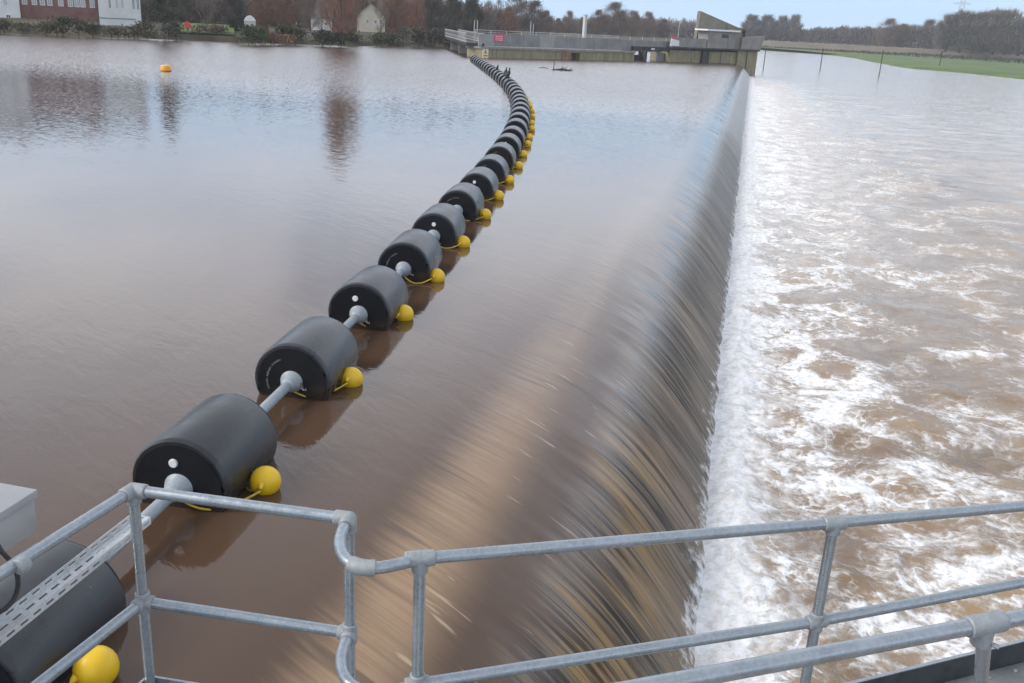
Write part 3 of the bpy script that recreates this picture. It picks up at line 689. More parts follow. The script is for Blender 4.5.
# driftwood snag and mooring buoy
c = un(561, 70.5, 0)
d_ = MB(); d_.tube([(-0.95, 0, -.03), (-0.4, .05, .07), (0.2, 0, .10), (0.8, .1, .06), (1.2, .15, .12)], [.05, .08, .09, .06, .02], 8); d_.tube([(-0.72, 0, 0), (-0.70, 0, .45), (-0.76, 0, 1.0)], [.05, .035, .015], 6)
d_.tube([(0.7, 0.05, .05), (0.95, .1, .22), (1.02, .1, .36)], [.04, .03, .012], 6); d_.tube([(-0.3, 0, .05), (0.05, .35, .2), (0.3, .5, .24)], [.05, .035, .012], 6); d_.tube([(0.0, 0, .08), (0.15, -.25, .26), (0.2, -.4, .42)], [.045, .03, .012], 6)
d_.tube([(0.35, 0, .1), (0.5, .2, .3), (0.48, .3, .42)], [.04, .025, .01], 5); d_.tube([(-0.55, 0, .03), (-0.35, -.3, .06), (-.1, -.5, -.02)], [.05, .04, .02], 5); d_.tube([(-0.70, 0, .5), (-0.52, 0.05, .66)], [.022, .008], 5)
tag(d_.build('driftwood', M['wood'], loc=c), 'dark waterlogged branch with one upright limb, snagged in the calm water before the wall', 'driftwood')
c = un(545, 68.5, 0)
d_ = MB(); d_.tube([(-0.6, 0, .02), (-0.2, 0, .1), (0.2, 0, .05), (.5, -0.3, -.03)], [.02, .035, .03, .02], 6)
tag(d_.build('stick', M['wood'], loc=c), 'thin pale bent stick floating left of the snagged branch', 'driftwood')
c = un(166, 71, 0)
root = thing('mooring_buoy', 'orange drum buoy floating alone on the calm upper river', 'buoy', c)
MB().lathe([(-0.18, 0.25), (-0.16, 0.32), (0.0, 0.335), (0.30, 0.325), (0.36, 0.28), (0.37, 0.1)], (0, 0, 0), (0, 0, 1), 24).build('drum', M['orange'], root, 0.8)
MB().lathe([(0.0, 0.342), (0.05, 0.342)], (0, 0, -0.02), (0, 0, 1), 24).build('dark_band', M['wood'], root, 0.8)
MB().tube([(-.06, 0, .36), (-.06, 0, .43), (.06, 0, .43), (.06, 0, .36)], 0.015, 6).build('lifting_eye', M['shackle'], root, 0.8)

# ------------------------------------------------------------------ railings and deck
RT, TR = 2.25, 0.0242
C1 = un(133, 490, RT); LA = un(0, 574, RT); LA = LA+(LA-C1)*0.9
C2 = un(349, 519, RT); B1 = un(339, 541, RT); B2 = un(347, 562, RT); B3 = un(368, 572, RT); P3 = un(420, 558.5, RT); P4 = un(834, 523, RT); RE = un(1024, 506, RT); RX = RE+(RE-P4)*1.5
def atz(p, z): return np.array([p[0], p[1], z])
def bez(pts, n=10):
    out = []
    pts = [np.array(p) for p in pts]
    for t in np.linspace(0, 1, n):
        q = pts
        while len(q) > 1: q = [a*(1-t)+b*t for a, b in zip(q[:-1], q[1:])]
        out.append(q[0])
    return out
rail = thing('platform_railing', 'galvanised tube railing round the platform corner, overlooking the boom and the weir', 'railing', atz(C1, 1.15))
org = np.array(rail.location)
def part(mb, name, mat, parent, smooth=0.6, bevel=0):
    mb.v = [tuple(np.array(p)-org) for p in mb.v]; return mb.build(name, mat, parent, smooth, bevel)
DK = 1.15
for nm, p, zb, tilt in (('P1', C1, DK, 0), ('P2', C2, DK, 0), ('P3', P3, DK, 0), ('P4', P4, DK, 0), ('P5', RX, DK, 0), ('P0', LA, DK, 0)):
    part(MB().tube([atz(p, zb), atz(p, RT)], TR*0.95, 20), 'post', M['galv'], rail)
    part(MB().box(p[0]-.06, p[0]+.06, p[1]-.06, p[1]+.06, DK+0.001, DK+0.013), 'base_plate', M['fitting'], rail)
part(MB().tube([LA, C1], TR, 20), 'top_rail', M['galv'], rail)
part(MB().tube([C1, C2], TR, 20), 'top_rail', M['galv'], rail)
part(MB().tube([P3, P4, RX], TR, 20), 'top_rail', M['galv'], rail)
u23 = (P3-B3)/np.linalg.norm(P3-B3)
part(MB().tube(bez([C2+(B1-C2)*0.2, B1+(B1-C2)*0.15+np.array([-.03, 0, 0]), B2+(B2-B1)*.6+np.array([-.035, -.02, 0]), B3, P3-u23*0.05], 18), TR*0.98, 18), 'bent_link', M['galv'], rail)
MZ = 1.70
MC1, MC2 = atz(C1, MZ), atz(C2, MZ); MP3, MP4 = atz(P3, 1.672), atz(P4, 1.757); MRX = MP4+(atz(RE, 1.832)-MP4)*2.5
MLA = un(38, 685, MZ); MLA = MC1+(MLA-MC1)*2.2
part(MB().tube([MLA, MC1], TR, 20), 'mid_rail', M['galv'], rail)
part(MB().tube([MC1, MC2], TR, 20), 'mid_rail', M['galv'], rail)
part(MB().tube([MP3-(MP4-MP3)*0.02, MP4, MRX], TR, 20), 'mid_rail', M['galv'], rail)
dm = np.array([0, 0, MZ-RT])
part(MB().tube(bez([MC2+(B1-C2)*0.2, B1+dm+(B1-C2)*0.15+np.array([-.03, 0, 0]), B2+dm+(B2-B1)*.6+np.array([-.035, -.02, 0]), B3+dm, MP3-u23*0.05], 18), TR*0.98, 18), 'bent_link', M['galv'], rail)
FR = TR*1.32
def sleeve(a, b, r=FR):
    a, b = np.array(a), np.array(b); d = (b-a)/np.linalg.norm(b-a)
    return MB().lathe([(0, r*0.86), (0.004, r*0.98), (0.008, r), (np.linalg.norm(b-a)-0.008, r), (np.linalg.norm(b-a)-0.004, r*.98), (np.linalg.norm(b-a), r*0.86)], a, d, 22)
def dirv(a, b): return (b-a)/np.linalg.norm(b-a)
def fitting(name, center, dirs, ln=0.062):
    mb = MB()
    for d in dirs:
        s_ = sleeve(center-d*FR*0.3, center+d*ln); mb.add(s_.v, s_.f)
    mb.sphere(center, FR*1.02, 18, 10)
    # grub screw
    d = dirs[0]; sc_ = center+d*ln*0.6+np.array([0, 0, -FR]); mb.lathe([(0, 0.007), (-0.006, 0.006)], sc_, (0, 0, 1), 8)
    part(mb, name, M['fitting'], rail)
UP = np.array([0, 0, 1.0]); DN = -UP
fitting('elbow_fitting', C1, [dirv(C1, LA), dirv(C1, C2), DN])
fitting('elbow_fitting', C2, [dirv(C2, C1), dirv(C2, B1), DN])
fitting('tee_fitting', P3, [dirv(P3, P4), dirv(P4, P3), DN], 0.058)
fitting('tee_fitting', P4, [dirv(P4, RX), dirv(P4, P3), DN], 0.052)
fitting('cross_fitting', MC1, [dirv(MC1, MLA), dirv(MC1, MC2), DN, UP], 0.05)
fitting('cross_fitting', MC2, [dirv(MC2, MC1), dirv(C2, B1), DN, UP], 0.05)
fitting('cross_fitting', MP3, [dirv(MP3, MP4), dirv(MP4, MP3), DN, UP], 0.05)
fitting('cross_fitting', MP4, [dirv(MP4, MRX), dirv(MP4, MP3), DN, UP], 0.045)
jl = C1+(LA-C1)*0.28
jl = C1+(un(73/3.06, 460+318/3.06, RT)-C1)*1.0
s_ = sleeve(jl-dirv(C1, LA)*.012, jl+dirv(C1, LA)*0.03, FR*0.98); part(s_, 'coupling', M['fitting'], rail)
bend = MB(); bp_ = bez([C2+(B1-C2)*0.2, B1+(B1-C2)*0.15+np.array([-.03, 0, 0]), B2+(B2-B1)*.6+np.array([-.035, -.02, 0]), B3, P3-u23*0.05], 18)
bend.tube(bp_[9:14], FR*0.97, 20); part(bend, 'elbow_fitting', M['fitting'], rail)
# toe boards
t1 = MB(); e = dirv(atz(C1, 0), atz(C2, 0))
def board(mb, a, b, z0, z1, th):
    a, b = np.array(a[:2]), np.array(b[:2]); d = (b-a)/np.linalg.norm(b-a); n = np.array([-d[1], d[0]])
    return mb.box(0, np.linalg.norm(b-a), -th/2, th/2, z0, z1, lambda x, y, z: (*(a+d*x+n*y), z))
part(board(MB(), C1+np.array([0, .03, 0]), C2+np.array([0, .03, 0]), DK-.05, 1.28, 0.012), 'toe_board', M['galv'], rail)
part(board(MB(), LA+np.array([-.03, 0, 0]), C1+np.array([-.03, .03, 0]), DK-.05, 1.28, 0.012), 'toe_board', M['galv'], rail)

# deck
TB0, TB1 = un(850, 683, 1.30), un(1024, 640, 1.30)
tdir = dirv(atz(TB0, 0), atz(TB1, 0)); TBa, TBb = TB0-tdir*2.0, TB1+tdir*3
deck = MB(); poly = [(C1[0]-.04, C1[1]+.04), (C2[0]+.04, C2[1]+.04), (C2[0]+.04, P3[1]-.02)]+[(TBa+tdir*k)[:2] for k in (0, 5.5)]+[(TBb[0], -1.5), (C1[0]-.04, -1.5)]
# convex split: left slab and right slab
deck.prism([(C1[0]-.04, -1.5), (C1[0]-.04, C1[1]+.02), (C2[0]+.04, C2[1]+.02), (C2[0]+.04, -1.5)], DK-0.06, DK, lambda a, d, b: (a, b, d))
tag(deck.build('access_platform', M['deckplate']), 'grey steel access platform under the railing corner', 'platform')
dk = thing('walkway_deck', 'grey steel walkway edge with dark toe plate at the lower right corner', 'walkway', (0, 0, 0))
nrm = np.array([-tdir[1], tdir[0], 0])
fr = lambda x, y, z: (*(TBa+tdir*x+nrm*y)[:2], z)
Ld = np.linalg.norm(TBb-TBa)
MB().box(0, Ld, -0.012, 0, 1.13, 1.30, fr).build('toe_plate', M['plate'], dk)
MB().box(0, Ld, -0.014, 0.004, 1.301, 1.306, fr).build('toe_plate_edge', M['galv'], dk)
MB().box(0, Ld, -0.75, -0.014, 1.11, 1.17, fr).build('deck_plate', M['deckplate'], dk)
for k in range(13):
    MB().lathe([(0, .011), (.007, .011), (.009, .006)], fr(1.95+k*0.18, -0.06, 1.171), (0, 0, 1), 6).build('bolt', M['fitting'], dk)
# nearer handrail
N0, N1 = un(640, 688, 2.52), un(985, 624, 2.52); nd = dirv(N0, N1); NA, NB = N0-nd*0.8, N0+nd*3
nr = thing('stair_handrail', 'nearest galvanised handrail tube in front of the main railing at lower right', 'railing', atz(N1, 1.2)); org = np.array(nr.location)
part(MB().tube([NA, NB], 0.0255, 22), 'top_rail', M['galv'], nr)
pe = un(981, 683, 1.9)
part(MB().tube([N1, N1+(np.array([pe[0], pe[1], 1.9])-N1)*1.0, atz(N1+(pe-N1)*1.6, 1.17)], 0.0242, 20), 'post', M['galv'], nr)
part(MB().tube([atz(NA, 1.1), NA], 0.0242, 20), 'post', M['galv'], nr)
mb = sleeve(N1-nd*0.07, N1+nd*0.07, 0.033); s2_ = sleeve(N1, N1+np.array([0, 0, -0.075]), 0.032); mb.add(s2_.v, s2_.f); mb.lathe([(0, .008), (.02, .008)], N1+np.array([.03, -.012, -.06]), (1, -.4, 0), 8)
part(mb, 'tee_fitting', M['fitting'], nr)

# perforated tray outside the railing
TZ = 1.98
a0, a1 = un(0, 640, TZ), un(150, 517, TZ); td = np.array([0, 1.0, 0]); a1 = a1; ln = 2.6
ox = a1[0]; y1 = a1[1]
tr = thing('cable_tray', 'perforated galvanised cable tray running along the outside of the left railing', 'cable tray', (ox, y1, TZ))
def perforated(mb, L, W, fr, pitch, slot, rows):
    """strip of length L, width W with rows of slots as real holes; rows: list of (centre, height)"""
    ws = [0.0]
    for c_, h in rows: ws += [c_-h/2, c_+h/2]
    ws.append(W)
    nx = int(L/pitch)
    for k in range(nx):
        xs_ = [k*pitch, k*pitch+(pitch-slot)/2, k*pitch+(pitch+slot)/2, (k+1)*pitch]
        for a in range(3):
            for b in range(len(ws)-1):
                if a == 1 and b % 2 == 1: continue
                mb.add([fr(xs_[a], ws[b]), fr(xs_[a+1], ws[b]), fr(xs_[a+1], ws[b+1]), fr(xs_[a], ws[b+1])], [(0, 1, 2, 3)])
    return mb
W = 0.055
def solid(o, th):
    md = o.modifiers.new('thickness', 'SOLIDIFY'); md.thickness = th; md.offset = 0
solid(perforated(MB(), ln, W, lambda x, w_: (-w_, -x, 0), 0.07, 0.046, [(0.0275, .013)]).build('tray_base', M['tray'], tr), 0.003)
solid(perforated(MB(), ln, 0.034, lambda x, w_: (-W-0.002, -x, w_), 0.07, 0.042, [(0.017, .011)]).build('tray_side', M['tray'], tr), 0.003)
solid(perforated(MB(), ln, 0.034, lambda x, w_: (0.002, -x, w_-0.034), 0.07, 0.042, [(0.017, .011)]).build('tray_side', M['tray'], tr), 0.003)
# control box
q = un(33, 490, 2.35)
cb = thing('control_box', 'light grey metal control box with sloped lid beside the left railing', 'control box', (q[0], q[1], 2.17))
MB().box(-0.55, 0, -0.7, 0, 0, 0.14).build('cabinet', M['boxpaint'], cb, 0.5, 0.006)
MB().box(-0.56, 0.012, -0.71, 0.012, 0.146, 0.18).build('lid', M['boxpaint'], cb, 0.5, 0.006)
MB().tube([(-0.3, -0.3, -1.05), (-0.3, -0.3, 0.0)], 0.04, 14).build('stand', M['galv'], cb, 0.6)
k0 = [un(0, 612, 2.12), un(14, 605, 2.12), un(23, 590, 2.15), un(22, 572, 2.18), un(12, 562, 2.2), un(2, 552, 2.25)]
tag(MB().tube([k0[0]+np.array([-.3, -.1, -.05])]+bez(k0, 14)+[k0[-1]+np.array([-.2, 0.1, .1])], 0.009, 10).build('cable', M['cable'], smooth=0.9), 'black cable looped over the left railing under the control box', 'cable')

# ------------------------------------------------------------------ far weir-head structure
A0 = np.array([-29.6, 111.0]); B0 = np.array([0.6, 149.0]); E_ = (B0-A0)/np.linalg.norm(B0-A0); N_ = np.array([-E_[1], E_[0]])
def SF(s, o, z): return (*(A0+E_*s+N_*o), z)
def SX(px, py, o=0.0):
    v = ray(px, py); t = ((A0+N_*o)@N_)/(v[:2]@N_); q = np.array([0, 0, CH])+v*t; return float((q[:2]-A0)@E_), q[2]
def sb(mb, s0_, s1_, o0, o1, z0, z1): return mb.box(s0_, s1_, o0, o1, z0, z1, SF)
rw = thing('river_wall', 'low algae-stained concrete wall where the boom ends, with a dark recess', 'wall', SF(0, 0, 0))
org = np.array(rw.location)
w = MB(); sb(w, -1.3, 12.4, 0, 3, -3, 1.0); sb(w, 13.9, 23.5, 0, 3, -3, 1.0); sb(w, 12.4, 13.9, 1.2, 3, -3, 1.0); sb(w, 12.4, 13.9, 0, 1.2, 0.8, 1.0)
part(w, 'wall', M['concgreen'], rw, None)
part(sb(MB(), -1.5, 23.6, -0.15, 3, 1.003, 1.22), 'coping', M['conc'], rw, None)
part(sb(MB(), 10.9, 12.38, -0.08, -0.01, -0.2, 0.85), 'rusty_board', M['rustboard'], rw, None)
pf = thing('panel_fence', 'solid grey panel fence along the top of the concrete wall', 'fence', SF(0, 0.8, 1.22)); org = np.array(pf.location)
xs_ = np.linspace(-1.2, 35.5, 17)
for k in range(16):
    part(sb(MB(), xs_[k]+0.05, xs_[k+1]-0.05, 0.8, 0.88, 1.3, 2.62+0.02*(k % 2)), 'panel', M['palepanel'] if k in (0, 4) else M['panel'], pf, None)
for k in range(17): part(sb(MB(), xs_[k]-0.045, xs_[k]+0.045, 0.78, 0.9, 1.22, 2.68), 'post', M['palepanel'], pf, None)
tr_ = thing('top_railing', 'thin pale railing on top of the grey panel fence', 'railing', SF(0, 1.6, 1.22)); org = np.array(tr_.location)
for k in range(17): part(sb(MB(), xs_[k]-0.03, xs_[k]+0.03, 1.55, 1.61, 1.22, 3.05), 'post', M['palesteel'], tr_, None)
part(sb(MB(), -1.2, 22, 1.54, 1.6, 3.0, 3.06), 'top_rail', M['palesteel'], tr_, None)
part(sb(MB(), -1.2, 22, 1.54, 1.6, 2.78, 2.82), 'mid_rail', M['palesteel'], tr_, None)
# footbridge to the left bank
fa, fb = np.array([-30.6, 111.5]), azpt(459, 147)[:2]; fd = (fb-fa)/np.linalg.norm(fb-fa); fn = np.array([-fd[1], fd[0]]); fl_ = np.linalg.norm(fb-fa)
FF = lambda s, o, z: (*(fa+fd*s+fn*o), z)
br = thing('footbridge', 'slim footbridge with pale lattice parapet reaching the left bank', 'footbridge', FF(0, 0, 1.4)); org = np.array(br.location)
part(MB().box(-.5, fl_, -0.0, 2.2, 1.25, 1.55, FF), 'deck', M['dark'], br, None)
for o_ in (0.05, 2.1):
    mb = MB(); mb.box(-.5, fl_, o_, o_+.08, 2.55, 2.65, FF); mb.box(-.5, fl_, o_, o_+.08, 1.62, 1.72, FF)
    for k in range(34):
        s_ = k*fl_/34; e_ = fl_/34
        mb.prism([(s_, 1.7), (s_+.09, 1.7), (s_+e_, 2.56), (s_+e_-.09, 2.56)], o_+.02, o_+.05, FF); mb.prism([(s_+e_, 1.7), (s_+e_-.09, 1.7), (s_, 2.56), (s_+.09, 2.56)], o_+.055, o_+.075, FF)
    part(mb, 'lattice_parapet', M['palesteel'], br, None)
for k in (0.35, 0.72): part(MB().box(fl_*k-.3, fl_*k+.3, .3, 1.9, -3, 1.25, FF), 'pier', M['conc'], br, None)
# lamp posts, white mast
def mast(px, py0, py1, o, wdt, name, label, cat, mat, group=None):
    s_, z1 = SX(px, py0, o); _, z0 = SX(px, py1, o)
    root = thing(name, label, cat, SF(s_, o, z0), group)
    MB().tube([(0, 0, 0), (0, 0, z1-z0)], [wdt*0.55, wdt*0.45], 8).build('pole', mat, root, 0.8)
    MB().box(-wdt*1.2, wdt*1.2, -wdt*1.2, wdt*1.2, -0.3, 0.05).build('base', M['conc'], root)
    MB().box(-wdt*0.7, wdt*0.7, -wdt*0.7, wdt*0.7, z1-z0, z1-z0+wdt*0.5).build('cap', mat, root)
    return root
g_ = 'thin pale poles on the far wall'
mast(474.5, 21, 33, 1.8, 0.10, 'lamp_post', 'left pole of the pair standing above the red sign', 'pole', M['palesteel'], g_)
mast(477.5, 21, 33, 2.6, 0.10, 'lamp_post', 'right pole of the pair standing nearest the footbridge', 'pole', M['palesteel'], g_)
mast(531, 22, 35, 1.8, 0.10, 'lamp_post', 'left pole of the pair midway along the grey fence', 'pole', M['palesteel'], g_)
mast(533.5, 24, 35, 2.6, 0.08, 'lamp_post', 'right thinner pole of the pair midway along the grey fence', 'pole', M['palesteel'], g_)
mast(679.5, 23, 43, 1.4, 0.09, 'lamp_post', 'single thin pole beside the white and red board', 'pole', M['palesteel'], g_)
s_, z1 = SX(585.5, 15.5, 1.3); mo = thing('white_mast', 'stout white square mast rising above the grey fence', 'mast', SF(s_, 1.3, 1.22)); org = np.array(mo.location)
part(sb(MB(), s_-.19, s_+.19, 1.12, 1.48, 1.22, z1), 'shaft', M['mast'], mo, None)
part(sb(MB(), s_-.22, s_+.22, 1.09, 1.51, z1+.003, z1+.1), 'cap', M['palesteel'], mo, None)
# signs
s_, zt = SX(485, 48.3, -0.02); _, zb = SX(485, 58.0, -0.02)
sg = thing('warning_sign', 'yellow and white warning sign with black triangle on the wall end', 'sign', SF(s_, -0.06, (zt+zb)/2)); org = np.array(sg.location)
s0_, s1_ = SX(482.3, 53, -.02)[0], SX(488.2, 53, -.02)[0]; h_ = zt-zb
part(sb(MB(), s0_, s1_, -0.06, -0.01, zb, zt), 'board', M['white'], sg, None)
tz = zb+h_*0.42; cs = (s0_+s1_)/2
part(MB().prism([(cs-.36, tz), (cs+.36, tz), (cs, zt-.06)], -0.075, -0.062, SF), 'triangle', M['signyellow'], sg, None)
mb = MB(); mb.prism([(cs-.05, tz+.14), (cs+.05, tz+.14), (cs+.06, tz+.40), (cs-.06, tz+.40)], -0.09, -0.077, SF); mb.prism([(cs-.05, tz+.05), (cs+.05, tz+.05), (cs+.05, tz+.11), (cs-.05, tz+.11)], -0.09, -0.077, SF)
part(mb, 'pictogram', M['black'], sg, None)
part(sb(MB(), s0_+.08, s1_-.08, -0.075, -0.062, zb+.12, tz-.1), 'text_panel', M['signyellow'], sg, None)
part(sb(MB(), s0_+.16, s1_-.16, -0.085, -0.077, zb+.25, zb+.32), 'text_line', M['black'], sg, None)
s0_, zt = SX(494.5, 34.2, .75); s1_, zb = SX(503.8, 42, .75)
sg = thing('red_sign', 'red rectangular sign with white marks on the grey panel fence', 'sign', SF(s0_, 0.75, zb)); org = np.array(sg.location)
part(sb(MB(), s0_, s1_, 0.72, 0.77, zb, zt), 'board', M['signred'], sg, None)
mb = MB(); hh_ = (zt-zb)
for q_ in range(3):
    for a in range(4): sb(mb, s0_+.15+a*.27, s0_+.36+a*.27-.04*(a == q_), 0.705, 0.718, zb+hh_*(.2+.25*q_), zb+hh_*(.29+.25*q_))
part(mb, 'white_marks', M['white'], sg, None)
# sluice gap
sl = thing('sluice_gate', 'dark steel sluice gate and beams across the gap in the wall', 'sluice gate', SF(27, 1, 0)); org = np.array(sl.location)
part(sb(MB(), 23.61, 30.6, 0.4, 0.9, 1.35, 1.85), 'beam', M['dark'], sl, None)
part(sb(MB(), 23.61, 30.6, 2.4, 3.0, 1.2, 1.9), 'beam', M['dark'], sl, None)
part(sb(MB(), 23.7, 26.6, 1.6, 1.9, -2, 0.75), 'gate_leaf', M['dark'], sl, None)
part(sb(MB(), 28.9, 30.5, 1.2, 1.5, -2, 1.1), 'gate_leaf', M['panel'], sl, None)
part(sb(MB(), 26.62, 26.9, 1.0, 2.4, -2, 1.3), 'frame', M['dark'], sl, None)
part(sb(MB(), 26.95, 27.6, 0.36, 0.39, 1.5, 1.68), 'light_plate', M['white'], sl, None)
# right block
ab = thing('abutment', 'ochre stained concrete abutment carrying the gatehouse at the weir end', 'abutment', SF(40, 0, 0)); org = np.array(ab.location)
part(sb(MB(), 30.6, 44.4, 0.25, 4, -3, 1.55), 'wall', M['concgreen'], ab, None)
part(sb(MB(), 44.43, 48.9, 0.0, 4, -3.4, 1.75), 'end_pier', M['concgreen'], ab, None)
part(sb(MB(), 46.4, 46.6, -0.04, 0.3, -3.4, 1.74), 'joint_strip', M['dark'], ab, None)
part(sb(MB(), 36.8, 38.2, -0.1, 0.24, -2, 1.52), 'pilaster', M['dark'], ab, None)
part(sb(MB(), 41.0, 41.3, 0.1, 0.24, -2, 1.52), 'pilaster', M['conc'], ab, None)
part(sb(MB(), 30.3, 48.95, -0.35, 4.1, 1.76, 1.98), 'deck_slab', M['dark'], ab, None)
part(sb(MB(), 30.3, 37.2, -0.2, 0.1, 1.983, 3.15), 'parapet', M['conc'], ab, None)
part(MB().prism([(44.75, 1.983), (49.2, 1.983), (49.75, 3.95), (44.75, 3.6)], -0.25, 0.15, SF), 'parapet', M['conc'], ab, None)
gh = thing('gatehouse', 'concrete gatehouse with white roof edge and tall sloping fin wall', 'building', SF(41, 0, 1.98)); org = np.array(gh.location)
part(sb(MB(), 37.3, 43.0, -0.28, 1.6, 1.985, 4.28), 'wall', M['conc'], gh, None)
part(sb(MB(), 43.02, 44.6, 0.05, 1.6, 1.985, 4.6), 'side_wall', M['concbrown'], gh, None)
part(sb(MB(), 36.6, 43.6, -0.7, 1.7, 4.284, 4.50), 'roof', M['roofedge'], gh, None)
part(sb(MB(), 40.2, 42.6, -0.31, -0.285, 3.4, 3.95), 'window', M['glass'], gh, None)
part(sb(MB(), 41.6, 42.9, -0.32, -0.283, 1.99, 4.1), 'door', M['panel'], gh, None)
sA, zA = SX(700.5, 11, 1.8); sB, zB = SX(738, 27.5, 1.8)
part(MB().prism([(sA-.4, 1.5), (sB+1.5, 1.5), (sB+1.5, zB), (sB, zB), (sA, zA)], 1.75, 2.3, SF), 'fin_wall', M['concbrown'], gh, None)
s_, z_ = SX(744.5, 33, 1.5); root = thing('lamp_bollard', 'small dark lamp standing beside the gatehouse roof', 'lamp', SF(s_, 1.5, 1.98))
MB().tube([(0, 0, 0), (0, 0, z_-1.98)], [.16, .13], 8).build('post', M['black'], root); MB().lathe([(0, .13), (.1, .24), (.4, .22), (.5, .08)], (0, 0, z_-1.98), (0, 0, 1), 12).build('lantern', M['black'], root, .8)
s_, zt = SX(675, 36, -.25); _, zb = SX(675, 46, -.25); root = thing('notice_board', 'white notice board with red top at the gap in the wall', 'sign', SF(s_, -.3, zb)); org = np.array(root.location)
part(MB().prism([(s_-.9, zb), (s_+.9, zb), (s_+.8, zb+(zt-zb)*.55), (s_-.7, zb+(zt-zb)*.75)], -.36, -.3, SF), 'panel', M['white'], root, None)
part(MB().prism([(s_-.75, zb+(zt-zb)*.77), (s_+.1, zb+(zt-zb)*.64), (s_+.1, zt-.1), (s_-.7, zt)], -.36, -.3, SF), 'red_panel', M['signred'], root, None)

# mooring poles in the lower river
for px, pb, pt_, lb in ((763, 71, 51, 'thin dark pole in the lower river close to the abutment'), (820, 70, 51, 'dark pole standing in the lower river, second from the abutment'), (879, 76, 53, 'dark pole standing in the lower river midway to the meadow'), (939, 68, 54, 'dark pole at the meadow edge of the lower river')):
    b = un(px, pb, ZL); D = np.linalg.norm(b[:2]); zt = zat(px, pt_, D)
    root = thing('marker_pole', lb, 'pole', b, 'poles standing in the lower river')
    MB().tube([(0, 0, -1), (0, 0, zt-ZL)], [D*0.00045, D*0.0004], 8).build('pole', M['bark'], root, .8)
    MB().lathe([(0, D*.0006), (D*.002, D*.0006), (D*.0026, D*.0005)], (0, 0, zt-ZL), (0, 0, 1), 8).build('cap', M['bark'], root, .8)

# ------------------------------------------------------------------ trees
def rand_dir(): 
    v = rng.normal(size=3); return v/np.linalg.norm(v)
def quads_from(C, Dv, L, Wd):
    """thin blades: centre base C, direction Dv, length L, width Wd"""
    n = len(C); rnd = rng.normal(size=(n, 3)); sd = np.cross(Dv, rnd); sd /= np.linalg.norm(sd, axis=1)[:, None]+1e-9
    T = C+Dv*L[:, None]; V = np.stack([C-sd*Wd[:, None]/2, C+sd*Wd[:, None]/2, T+sd*Wd[:, None]*.2, T-sd*Wd[:, None]*.2], 1).reshape(-1, 3)
    return V, np.arange(4*n).reshape(n, 4)
def leafy_tree(name, H, Wd, mat, n=6000, seed=1, cone=0.5, leaf=0.22):
    global rng
    rng = np.random.default_rng(seed)
    root = thing(name, 'x', 'tree'); MB().tube([(0, 0, -.3), (0, 0, H*.5), (0.1, 0, H*.9)], [H*.025, H*.016, .02], 8).build('trunk', M['bark'], root, 1)
    nc = 60; u = rng.random(nc)**0.8; rad = Wd/2*np.interp(u, [0, .15, .6, 1], [.75, 1, .75*(1-cone)+.4, .1]); a = rng.random(nc)*2*np.pi; rr = rad*np.sqrt(rng.random(nc))
    cc = np.stack([np.cos(a)*rr, np.sin(a)*rr, H*(.06+.92*u)], 1)
    idx = rng.integers(0, nc, n); C = cc[idx]+rng.normal(size=(n, 3))*Wd*np.array([.10, .10, .09])
    D = rng.normal(size=(n, 3)); D /= np.linalg.norm(D, axis=1)[:, None]
    V, F = quads_from(C, D, leaf*(.7+.8*rng.random(n)), leaf*(.6+.5*rng.random(n)))
    fastmesh('crown', V, F, mat, root, False); return root
def crown_tree(name, H, Wd, mat, n, seed, z0=0.08, shape=((0, .35), (.25, .9), (.55, 1), (.8, .75), (1, .12)), blade=0.9, bw=0.05, limbs=16, upw=0.5, clump=40):
    """winter tree: trunk, limbs and a crown of twigs bunched on many side branches, so sky shows through the rim"""
    global rng
    rng = np.random.default_rng(seed)
    root = thing(name, 'x', 'tree'); tk = MB()
    ax = [(0, 0, -.4), (.1, .05, H*.3), (-.08, .1, H*.62), (.05, 0, H*.95)]
    tk.tube(ax, [H*.02, H*.015, H*.009, H*.002], 7)
    sx_ = np.array([p[0] for p in shape]); sy_ = np.array([p[1] for p in shape])
    cl, cd = [], []
    for k in range(clump):
        u = rng.random()**0.9; a = rng.random()*2*math.pi; rad = Wd/2*np.interp(u, sx_, sy_)*(0.35+0.7*math.sqrt(rng.random()))
        z = H*(z0+(0.97-z0)*u); tip = np.array([math.cos(a)*rad, math.sin(a)*rad, z]); zb = max(H*.05, z-rad*(.5+upw)); st = np.array([0, 0, min(zb, H*.85)])
        midp = st*.45+tip*.55+np.array([0, 0, -rad*.12])
        if k < limbs: tk.tube([st, midp, tip], [H*.008, H*.005, H*.0015], 5, False)
        d = tip-midp; d /= np.linalg.norm(d)+1e-6
        for f in (0.35, .7, 1.0): cl.append(midp*(1-f)+tip*f); cd.append(d)
    cl, cd = np.array(cl), np.array(cd)
    i = rng.integers(0, len(cl), n); D = cd[i]+rng.normal(size=(n, 3))*.6+np.array([0, 0, upw*.6]); D /= np.linalg.norm(D, axis=1)[:, None]
    C = cl[i]+rng.normal(size=(n, 3))*np.array([Wd*.075, Wd*.075, H*.04]); C[:, 2] = np.maximum(C[:, 2], 0.05)
    V, F = quads_from(C, D, blade*(.5+rng.random(n)), bw*(.6+.8*rng.random(n)))
    tk.build('trunk', M['bark'], root, 1.2); fastmesh('crown', V, F, mat, root, False)
    return root
POP = ((0, .5), (.2, .85), (.6, 1), (.85, .8), (1, .2))
